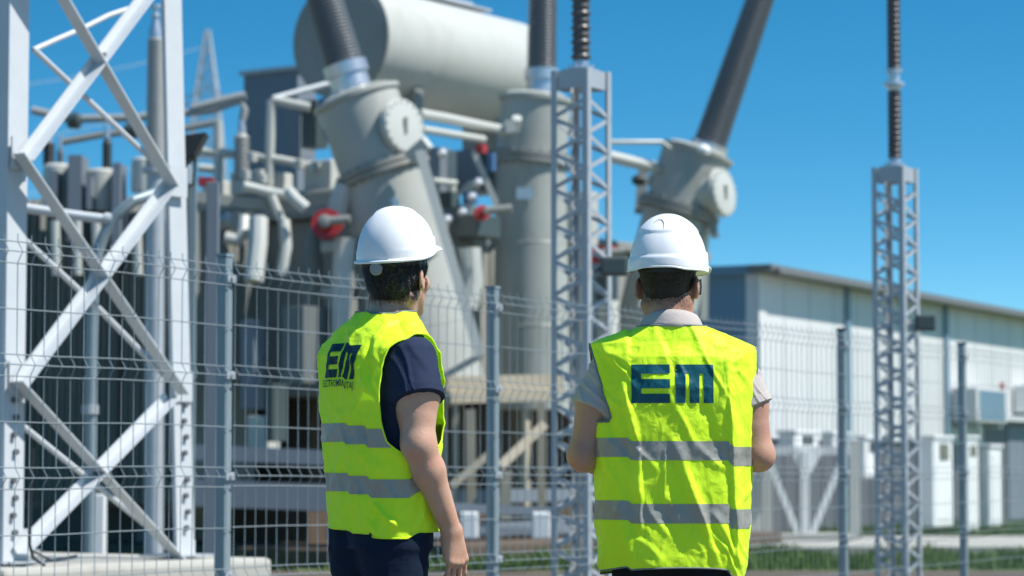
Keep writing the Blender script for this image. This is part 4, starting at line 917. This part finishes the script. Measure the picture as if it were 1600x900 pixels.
        for r_, dz in ((0, -.013), (.004, -.013), (.004, .016), (0, .016)):
            for i in range(nb):
                a = 2*math.pi*i/nb; vs2.append(H(((.082+r_)*math.sin(a), -.012+(.105+r_)*math.cos(a), (.054 if kind == 1 else .050)+.010*math.cos(a)+dz*.5)))
        f2 = [(q_*nb+i, q_*nb+(i+1) % nb, ((q_+1) % 4)*nb+(i+1) % nb, ((q_+1) % 4)*nb+i) for q_ in range(4) for i in range(nb)]
        mb.add(vs2, f2); hb = mb.build('headband', M['strap'], hh, base=Vector((0, 0, 0)), smooth=True, sharp=50)
        if kind == 1:
            mb = MB(); c = H((.004, -.119, .034)); ax = (H((0.0, -.3, .0))-H((0, 0, 0))).normalized(); mb.lathe(c, ax, [(-.004, .014), (.002, .0195), (.012, .0195), (.014, .017), (.0145, .015)], 30)
            for a in range(4):
                pass
            mb.build('adjusting_knob', M['knob'], hh, base=Vector((0, 0, 0)), smooth=True)
            mb = MB(); mb.tube([H((x, -.117+abs(x)*.25, .044+.0*x)) for x in (-.05, -.02, .02, .06)], .010, 8); mb.build('knob_housing', M['strap'], hb, base=Vector((0, 0, 0)), smooth=True)
        else:
            # vent hood on the crown: an arch set into the shell
            def onshell(x, z): 
                xx = x/A; 
                q_ = (z-.048)/(top-.048); g = math.sqrt(max(0, 1-q_**2))*1.0; yy = -B*math.sqrt(max(0, g*g-xx*xx)); return Vector((x, yy-.0145, z))
            mb = MB(); arch = [(-.022, .168), (-.018, .182), (-.008, .190), (.004, .189), (.012, .178), (.014, .160)]
            mb.tube([H(onshell(x-.004, z-.002)+Vector((0, .001, .002))) for x, z in arch], [.0008, .002, .0026, .0026, .0022, .0008], 8); mb.build('vent', M['knob'], hh, base=Vector((0, 0, 0)), smooth=True)
        return hh
    # cloth surface: back/front panels of a vest
    def vestpt(s, th, z, off=0.0):
        q = s.sp; T = q['vest']; zs = [r[0] for r in T]; w = float(np.interp(z, zs, [r[1] for r in T])); d = float(np.interp(z, zs, [r[2] for r in T])); yc = float(np.interp(z, zs, [r[3] for r in T])); n = q.get('vn', 2.6)
        sn, c = math.sin(th), math.cos(th); ax, ay = abs(sn)**(2/n), abs(c)**(2/n); x = math.copysign(w*ax, sn); y = yc-math.copysign(d*ay, c)
        nx = math.copysign(max(ax, 1e-4)**(n-1)/w, sn); ny = -math.copysign(max(ay, 1e-4)**(n-1)/d, c); N = Vector((nx, ny, 0)).normalized()
        back = c > 0; e = 0.0; zz = z
        fade = min(1.0, abs(c)/.30)**1.0
        for (x0, z0, x1, z1, a, wp, wn_, bk) in q['creases']:
            if bk != back: continue
            dx, dz = x1-x0, z1-z0; L2 = dx*dx+dz*dz; t = ((x-x0)*dx+(z-z0)*dz)/L2; tt = min(1, max(0, t)); px_, pz_ = x0+dx*tt, z0+dz*tt
            sd = ((x-x0)*dz-(z-z0)*dx)/math.sqrt(L2); over = abs(t-tt)*math.sqrt(L2); ww = wp if sd > 0 else wn_
            if over > .08 or abs(sd) > 4*ww: continue
            env = fade*math.exp(-(over/.025)**2)*min(1, (.15+min(tt, 1-tt)*5)); e += a*env*math.exp(-(sd/ww)**2) if wp > 0 else 0
        p3 = Vector((x*1.0, y, z)); e += .006*noise.noise(Vector((x*7, y*7, z*4+q['seed'])))+.0028*noise.noise(Vector((x*22+z*9, y*22, z*13+q['seed'])))
        rr = noise.noise(Vector((x*11+z*5, y*9, z*7+q['seed']*2))); e += .0045*(1-min(1, abs(rr)*5))
        rr = noise.noise(Vector((x*26-z*9, y*20, z*17+q['seed']*3))); e += .0016*(1-min(1, abs(rr)*4))
        # hem swing
        e += float(q.get('flare', .010))*max(0, (q['vest'][0][0]+.25-z))*4*math.sin(th*5+q['seed'])*.4
        for (xc, xe, dzv, bk) in q['zshift']:
            if bk == back: zz += min(1, abs(c)/.2)*dzv*float(smooth(xc, xe, x)) if xe > xc else dzv*float(smooth(-xc, -xe, -x))
        return Vector((x, y, zz))+N*(e+off)
    def half_angle(s, z, side):
        """angle at which the back panel ends on this side"""
        q = s.sp; za, zt = q['arm_z']; T = q['vest']; zs = [r[0] for r in T]; w = float(np.interp(z, zs, [r[1] for r in T])); n = q.get('vn', 2.6)
        E = q['edgeL' if side < 0 else 'edgeR']; xe = float(np.interp(z, [r[0] for r in E], [r[1] for r in E])); return math.asin(min(.9999, (xe/w)**(n/2)))
    def vest(s):
        q = s.sp; T = q['vest']; z0, z1 = T[0][0], T[-1][0]; nc = 130; vs = []; fs = []; fz = q.get('hem', lambda th: 0); za, zt = q['arm_z']
        zs = list(np.linspace(z0, za, 120))+list(np.linspace(za, zt, 80))[1:]+list(np.linspace(zt, z1, 36))[1:]; nr = len(zs); ia, it = 119, 198
        def grid(i0, i1, ang, n):
            o = len(vs)
            for i in range(i0, i1+1):
                z = zs[i]; a0, a1 = ang(z)
                for j in range(n+1): a = a0+(a1-a0)*j/n; vs.append(s.vestpt(a, z)+Z*(fz(a)*max(0, 1-(z-z0)/.12)))
            for i in range(i1-i0):
                for j in range(n): k = o+i*(n+1)+j; fs.append((k, k+1, k+n+2, k+n+1))
        HA = s.half_angle
        grid(0, nr-1, lambda z: (-HA(z, -1), HA(z, 1)), nc); grid(0, nr-1, lambda z: (math.pi-HA(z, 1), math.pi+HA(z, -1)), nc)
        for i0, i1 in ((0, ia), (it, nr-1)):
            grid(i0, i1, lambda z: (HA(z, 1), math.pi-HA(z, 1)), 36); grid(i0, i1, lambda z: (math.pi+HA(z, -1), 2*math.pi-HA(z, -1)), 36)
        me = bpy.data.meshes.new('safety_vest'); me.from_pydata([tuple(v) for v in vs], [], fs)
        bm = bmesh.new(); bm.from_mesh(me); bmesh.ops.remove_doubles(bm, verts=bm.verts, dist=5e-5); bmesh.ops.recalc_face_normals(bm, faces=bm.faces); bm.to_mesh(me); bm.free()
        me.polygons.foreach_set('use_smooth', [True]*len(me.polygons)); s.vo = link_mesh('safety_vest', me, M['vest'], s.root)
        sol = s.vo.modifiers.new('thickness', 'SOLIDIFY'); sol.thickness = .0012; sol.offset = 0
        # piping on armholes, neck and hem
        for side in (-1, 1):
            mb = MB(); zz = [z for z in np.linspace(za, zt, 50)]; ha = lambda z: s.half_angle(z, side); top_ = [s.vestpt(side*t_, zt, .001) for t_ in np.linspace(ha(zt), math.pi-ha(zt), 16)[1:-1]]; bot_ = [s.vestpt(side*t_, za, .001) for t_ in np.linspace(math.pi-ha(za), ha(za), 16)[1:-1]]; lp = [s.vestpt(side*ha(z), z, .001) for z in zz]+top_+[s.vestpt(side*(math.pi-ha(z)), z, .001) for z in reversed(zz)]+bot_
            mb.tube(lp+[lp[0]], q.get('pipe', .0035), 8); mb.build('piping', M['trim'] if 'trimv' not in q else q['trimv'], s.vo, base=Vector((0, 0, 0)), smooth=True)
        mb = MB(); mb.tube([s.vestpt(a, z1, .0)+Z*.001 for a in np.linspace(0, 2*math.pi, 60)], .0028, 8); mb.build('piping', M['trim'], s.vo, base=Vector((0, 0, 0)), smooth=True)
        mb = MB(); mb.tube([s.vestpt(a, z0, .0)+Z*(fz(a)) for a in np.linspace(0, 2*math.pi, 160)], .0028, 8); mb.build('piping', M['trim'] if q.get('hemtrim', 1) else M['vest'], s.vo, base=Vector((0, 0, 0)), smooth=True)
        for (a, b) in q['bands']:
            vs = []; fs = []; rows = 12; n = 420
            for i in range(rows+1):
                z = a+(b-a)*i/rows
                for j in range(n): vs.append(tuple(s.vestpt(2*math.pi*j/n, z, .0018)))
            for i in range(rows):
                z = a+(b-a)*(i+.5)/rows; hR, hL = s.half_angle(z, 1), s.half_angle(z, -1)
                for j in range(n):
                    t_ = 2*math.pi*(j+.5)/n
                    if z > za and (hR < t_ < math.pi-hR or math.pi+hL < t_ < 2*math.pi-hL): continue
                    fs.append((i*n+j, i*n+(j+1) % n, (i+1)*n+(j+1) % n, (i+1)*n+j))
            me = bpy.data.meshes.new('reflective_strip'); me.from_pydata(vs, [], fs); me.polygons.foreach_set('use_smooth', [True]*len(fs)); link_mesh('reflective_strip', me, M['strip'], s.vo)
    def at(s, x, z, off=.0028):
        q = s.sp; T = q['vest']; w = float(np.interp(z, [r[0] for r in T], [r[1] for r in T])); n = q.get('vn', 2.6); th = math.copysign(math.asin(min(1, (abs(x)/w)**(n/2))), x); return s.vestpt(th, z, off)
    def rects(s, name, rs, m, slant=0):
        vs = []; fs = []
        for (x0, z0, x1, z1) in rs:
            nx = max(2, int((x1-x0)/.003)); nz = max(2, int((z1-z0)/.003)); o = len(vs)
            for i in range(nz+1):
                for j in range(nx+1): z = z0+(z1-z0)*i/nz; vs.append(tuple(s.at(x0+(x1-x0)*j/nx+slant*(z-rs[0][1]), z)))
            for i in range(nz):
                for j in range(nx): k = o+i*(nx+1)+j; fs.append((k, k+1, k+nx+2, k+nx+1))
        me = bpy.data.meshes.new(name); me.from_pydata(vs, [], fs); me.polygons.foreach_set('use_smooth', [True]*len(fs)); return link_mesh(name, me, m, s.vo)
    def logo(s, x0, z0, W, Hh, m, slant=0):
        e = W*.465; g = W*.535; th = Hh*.24; gp = (Hh-3*th)/2; vb = e*.25
        s.rects('logo', [(x0, z0, x0+vb, z0+Hh)]+[(x0+vb, z0+i*(th+gp), x0+e, z0+i*(th+gp)+th) for i in range(3)], m, slant)
        mw = W-g; lw = mw*.26; gw = (mw-3*lw)/2
        s.rects('logo', [(x0+g+i*(lw+gw), z0, x0+g+i*(lw+gw)+lw, z0+Hh-th) for i in range(3)]+[(x0+g, z0+Hh-th, x0+W, z0+Hh)], m, slant)
    def text(s, txt, x0, z0, W, Hh, m, slant=0):
        cu = bpy.data.curves.new('lettering', 'FONT'); cu.body = txt; cu.offset = .008; cu.resolution_u = 3; to = bpy.data.objects.new('tmp', cu); col.objects.link(to); bpy.context.view_layer.update()
        me = bpy.data.meshes.new_from_object(to.evaluated_get(bpy.context.evaluated_depsgraph_get())); bpy.data.objects.remove(to)
        bm = bmesh.new(); bm.from_mesh(me); bmesh.ops.triangulate(bm, faces=bm.faces); bmesh.ops.subdivide_edges(bm, edges=bm.edges, cuts=3, use_grid_fill=True)
        xs = [v.co.x for v in bm.verts]; ys = [v.co.y for v in bm.verts]; ax, bx, ay, by = min(xs), max(xs), min(ys), max(ys)
        for v in bm.verts:
            zz = z0+(v.co.y-ay)/(by-ay)*Hh; v.co = s.at(x0+(v.co.x-ax)/(bx-ax)*W+slant*(zz-z0), zz, .0055)
        bm.to_mesh(me); bm.free(); me.name = 'lettering'; me.materials.clear(); return link_mesh('lettering', me, m, s.vo)
    def shirt(s, m, name, sleeves, tors):
        v = Vol(s.sp['lo'][:2]+(.85,), (s.sp['hi'][0], s.sp['hi'][1], 1.62), .005); v.loft(tors, 2.4, .03)
        for (a, b, ra, rb) in sleeves: v.cone(a, b, ra, rb, .035, cut=-.0)
        pos, f = v.mesh(); pos = laplace(pos, f, 2, .5)
        for i in range(len(pos)):
            x, y, z = pos[i]
            if abs(x) > .13:
                c = Vector((math.copysign(.19, x), 0, z)); n_ = (Vector((x, y, z))-c); n_.z = 0
                if n_.length > 1e-3:
                    rr = noise.noise(Vector((x*12, y*12, z*20+s.sp['seed']+x*25))); r2 = noise.noise(Vector((x*8, y*8, z*9+s.sp['seed']))); pos[i] += np.array(n_.normalized()*(.005*(1-min(1, abs(rr)*4))+.006*r2))
        o = np_mesh(name, pos, f, m, s.root)
        for (a, b, ra, rb) in sleeves:     # stitched hem
            a = Vector(a); b = Vector(b); ax = (b-a).normalized(); mb = MB(); mb.lathe(b-ax*.024, ax, [(0, rb-.0002), (.001, rb+.0008), (.022, rb+.001), (.0235, rb-.0005)], 40); mb.build('sleeve_hem', m, o, base=Vector((0, 0, 0)), smooth=True)
        return o
    def trousers(s, m):
        v = Vol((-.26, -.22, .02), (.26, .24, 1.04), .007); v.loft([(.88, .165, .105, .0), (.95, .165, .10, .0), (1.03, .155, .095, 0)], 2.3, .04)
        for sx in (-1, 1):
            v.cone((sx*.088, -.01, .90), (sx*.105, .0, .52), .094, .078, .05); v.cone((sx*.105, 0, .52), (sx*.12, -.01, .10), .08, .07, .03, cut=0)
            v.ell((sx*.072, -.03, .84), (.08, .076, .09), None, .04)
        pos, f = v.mesh(); pos = laplace(pos, f, 2, .5)
        for i in range(len(pos)):
            x, y, z = pos[i]; rr = noise.noise(Vector((x*14, y*14, z*16))); pos[i][1] += .004*(1-min(1, abs(rr)*4))*(-1 if y < 0 else 1); pos[i][0] += .003*rr
        o = np_mesh('trousers', pos, f, m, s.root)
        for sx in (-1, 1):
            v = Vol((sx*.12-.08, -.14, -.002), (sx*.12+.08, .24, .14), .005); v.cone((sx*.12, -.05, .035), (sx*.125, .16, .03), .048, .044, .02); v.cone((sx*.12, -.03, .10), (sx*.12, -.03, .04), .05, .05, .02)
            X, Y, Zz = v.ax[0][:, None, None], v.ax[1][None, :, None], v.ax[2][None, None, :]; v.F = np.maximum(v.F, .003-Zz); pos, f = v.mesh(); np_mesh('shoe', pos, f, M['black'], s.root)
        return o
    def collar(s, m):
        q = s.sp; c = Vector(q['neck']); vs = []; fs = []; n = 72
        prof = [(.000, .028, 0), (.004, .032, 0), (.010, .030, 0), (.018, .016, 0), (.026, -.006, 0), (.030, -.018, 0), (.028, -.020, 0), (.020, -.012, 0)]
        rx, ry = q['neckr']+.012, q['neckr']+.014
        for o, dz, _ in prof:
            for k in range(n):
                a = 2*math.pi*k/n; vs.append(c+Vector(((rx+o)*math.sin(a), .012+(ry+o)*math.cos(a)*1.06, dz+q.get('cdz', 0)-.030*math.cos(a)*.8)))
        for i in range(len(prof)-1):
            for k in range(n): fs.append((i*n+k, i*n+(k+1) % n, (i+1)*n+(k+1) % n, (i+1)*n+k))
        mb = MB(); mb.add(vs, fs); o = mb.build('collar', m, s.root, smooth=True, base=Vector((0, 0, 0)), sharp=80); sol = o.modifiers.new('t', 'SOLIDIFY'); sol.thickness = .003; return o

# ---- man in the grey polo, seen from behind
YP = 7.92
vest2 = [(.795, .206, .128, .0), (.83, .216, .132, .0), (.95, .226, .136, 0), (1.10, .232, .140, 0), (1.22, .238, .144, 0), (1.33, .243, .143, 0), (1.42, .245, .130, 0), (1.452, .243, .112, -.002), (1.466, .212, .104, -.004), (1.482, .172, .096, -.008), (1.498, .132, .088, -.012), (1.512, .096, .080, -.016)]
tors2 = [(.86, .185, .115, 0), (1.0, .19, .118, 0), (1.15, .205, .124, 0), (1.30, .215, .126, 0), (1.40, .21, .112, 0), (1.44, .19, .096, 0), (1.475, .14, .082, -.006), (1.50, .10, .075, -.012), (1.515, .08, .07, -.014)]
p2 = Person(Vector(((1051-800)/FPX*YP, YP, 0)), 0, 'person standing with back to us, white helmet, grey polo, yellow vest, elbows bent', dict(
    head=Vector((-.010, .022, 1.632)), hyaw=R(16), hpitch=R(-2), neck=(-.004, -.004, 1.505), neckr=.061, torso=tors2, skin=M['skin2'], seed=3.1,
    lo=(-.36, -.20, -.01), hi=(.36, .48, 1.83),
    arms=[dict(j=[(-.190, -.005, 1.395), (-.262, -.015, 1.135), (-.13, .20, 1.11)], r=(.060, .047, .045, .031), dir=(.6, .75, .05), pn=(.2, -.1, 1), side=-1, curl=.5, bi=(-.006, 0, 0)),
          dict(j=[(.190, -.005, 1.395), (.250, -.015, 1.135), (.13, .20, 1.12)], r=(.058, .046, .045, .031), dir=(-.6, .75, .05), pn=(-.2, -.1, 1), side=1, curl=.5, bi=(.006, 0, 0))],
    vest=vest2, arm_z=(1.222, 1.452),
    edgeL=[(1.222, .196), (1.235, .188), (1.26, .193), (1.30, .206), (1.36, .222), (1.41, .236), (1.452, .2425)],
    edgeR=[(1.222, .236), (1.24, .228), (1.28, .229), (1.34, .236), (1.40, .240), (1.452, .2425)],
    creases=[(.150, 1.36, .178, .80, .013, .004, .028, True), (.205, 1.20, .19, .82, -.008, .03, .02, True), (-.155, 1.34, -.105, 1.16, .012, .012, .010, True), (-.105, 1.16, -.10, .90, .010, .016, .006, True),
             (-.02, 1.20, .10, .90, .008, .012, .02, True), (.02, 1.12, .13, .80, .008, .02, .006, True), (-.03, 1.16, -.035, .98, .006, .006, .006, True), (-.21, 1.24, -.13, 1.12, -.008, .02, .02, True),
             (-.03, 1.47, .01, 1.36, -.008, .008, .012, True), (.16, 1.42, .13, 1.26, .007, .012, .02, True), (.07, 1.30, .15, 1.10, -.006, .03, .015, True), (-.17, 1.0, -.13, .82, .008, .01, .02, True),
             (.2, 1.44, .12, 1.40, .004, .008, .012, True), (-.2, 1.43, -.1, 1.37, .005, .01, .012, True), (.10, .98, .19, .82, .008, .008, .015, True), (-.06, 1.05, .03, .80, -.006, .02, .012, True)],
    zshift=[(.150, .162, -.016, True), (-.125, -.14, .010, True)], bands=[(.938, .994), (1.120, 1.175)], hem=lambda a: .014*math.sin(a*2+1.4)*.5+.008*math.cos(a), pipe=.0032))
p2.body()
p2.shirt(M['polo'], 'polo_shirt', [((-.178, 0, 1.388), (-.232, -.010, 1.268), .064, .071), ((.178, 0, 1.388), (.228, -.010, 1.272), .064, .070)], tors2)
p2.collar(M['polo']); p2.trousers(M['trousers']); p2.vest()
p2.logo(-.1265, 1.285, .236, .112, M['logo'])
p2.hair(.0055, lambda X, Y: -.068+.045*smooth(-.02, .05, Y)+0*X+.16*np.maximum(0, np.abs(X)-.05), lambda Zz: .050+.35*np.minimum(0, Zz), M['hair2'], 14000, .007, 5, .3)
hh2 = p2.helmet(2)
# safety glasses
sg = MB(); n = 20; vs = []
for i in range(n+1):
    a = -1.15+2.3*i/n; x, y = .091*math.sin(a), .032+.094*math.cos(a)
    for z, o in ((.028, 0), (.008, .004), (-.018, 0)): vs.append(p2.H((x*(1+o*2), y+.006+o, z-.004*math.cos(a*2))))
fs = [(i*3+j, (i+1)*3+j, (i+1)*3+j+1, i*3+j+1) for i in range(n) for j in range(2)]
root_g = MB(); 
for sx in (-1, 1): root_g.tube([p2.H((sx*.085, .058, .020)), p2.H((sx*.088, .0, .022)), p2.H((sx*.082, -.035, .012))], .0025, 6)
gobj = root_g.build('safety_glasses', M['strap'], p2.root, base=Vector((0, 0, 0)), smooth=True)
sg.add(vs, fs); lo_ = sg.build('lens', M['lens'], gobj, base=Vector((0, 0, 0)), smooth=True, sharp=180); so_ = lo_.modifiers.new('t', 'SOLIDIFY'); so_.thickness = .002

# ---- man in the navy t-shirt, three quarter from behind
vest1 = [(.920, .188, .128, .0), (.95, .192, .130, .0), (1.02, .198, .132, 0), (1.12, .202, .136, 0), (1.24, .208, .142, -.002), (1.34, .216, .142, -.006), (1.43, .218, .128, -.012), (1.462, .214, .112, -.014), (1.486, .184, .104, -.010), (1.512, .148, .096, -.004), (1.536, .112, .088, .006), (1.556, .086, .082, .014)]
tors1 = [(.86, .175, .110, 0), (1.0, .165, .108, 0), (1.15, .178, .114, 0), (1.30, .198, .118, -.004), (1.40, .20, .108, -.006), (1.45, .185, .098, -.004), (1.49, .145, .086, .004), (1.52, .10, .076, .012), (1.54, .08, .07, .018)]
p1 = Person(Vector(((598-800)/FPX*YP, YP, 0)), R(54), 'person in three-quarter back view, white helmet, navy t-shirt, yellow vest, right arm hanging down', dict(
    head=Vector((.011, .046, 1.655)), hyaw=R(-25), hpitch=R(5), neck=(0, .022, 1.525), neckr=.055, torso=tors1, skin=M['skin1'], seed=8.7,
    lo=(-.36, -.22, -.01), hi=(.36, .34, 1.86),
    arms=[dict(j=[(.175, -.008, 1.41), (.222, -.022, 1.165), (.212, .100, .915)], r=(.063, .049, .0465, .029), dir=(-.05, .22, -1), pn=(-1, -.15, -.05), side=-1, curl=.42, bi=(.004, .006, 0)),
          dict(j=[(-.175, .0, 1.40), (-.212, .03, 1.16), (-.20, .14, .93)], r=(.062, .050, .047, .030), dir=(.05, .25, -1), pn=(1, 0, 0), side=1, curl=.4)],
    vest=vest1, arm_z=(1.160, 1.486), vn=2.5,
    edgeL=[(1.160, .19), (1.19, .182), (1.25, .178), (1.33, .186), (1.42, .196), (1.486, .180)],
    edgeR=[(1.160, .192), (1.19, .170), (1.25, .160), (1.33, .158), (1.40, .164), (1.45, .172), (1.486, .178)],
    creases=[(.10, 1.49, .13, 1.36, -.010, .010, .012, True), (.04, 1.44, .13, 1.33, .007, .012, .014, True), (.06, 1.28, .09, 1.12, .007, .006, .016, True), (-.02, 1.24, .05, 1.12, .006, .006, .014, True), (.09, 1.24, .16, 1.12, -.006, .012, .012, True),
             (.03, 1.12, .09, .96, .007, .006, .018, True), (-.03, 1.12, .0, .95, .005, .01, .01, True), (.07, 1.04, .11, .92, .008, .005, .016, True), (-.16, 1.46, -.12, 1.3, .006, .01, .012, True), (.12, 1.02, .18, .95, .012, .008, .008, True), 
             (.15, 1.1, .12, .95, -.008, .01, .02, True), (-.09, 1.2, -.1, 1.0, .005, .012, .012, True)],
    zshift=[(.02, .032, -.008, True), (.105, .118, -.010, True)], bands=[(1.030, 1.083), (1.176-.002, 1.228)], hem=lambda a: -.006*math.sin(a), pipe=.0026, trimv=M['vest'], hemtrim=0, flare=.012))
p1.body()
p1.shirt(M['navy'], 't_shirt', [((.160, -.004, 1.415), (.2145, -.016, 1.292), .063, .0755), ((-.160, .0, 1.40), (-.200, .01, 1.30), .060, .070)], tors1)
p1.trousers(M['jeans']); p1.vest()
p1.logo(-.100, 1.362, .168, .100, M['logo_dark'], .16)
p1.text('ELECTROMONTAJ', -.106, 1.328, .176, .028, M['logo_dark'], 0.0)
p1.hair(.016, lambda X, Y: -.070+.03*smooth(-.03, .05, Y)+.3*np.maximum(0, np.abs(X)-.06), lambda Zz: .050+.25*np.minimum(0, Zz), M['hair1'], 9000, .020, 9, .8)
p1.helmet(1)
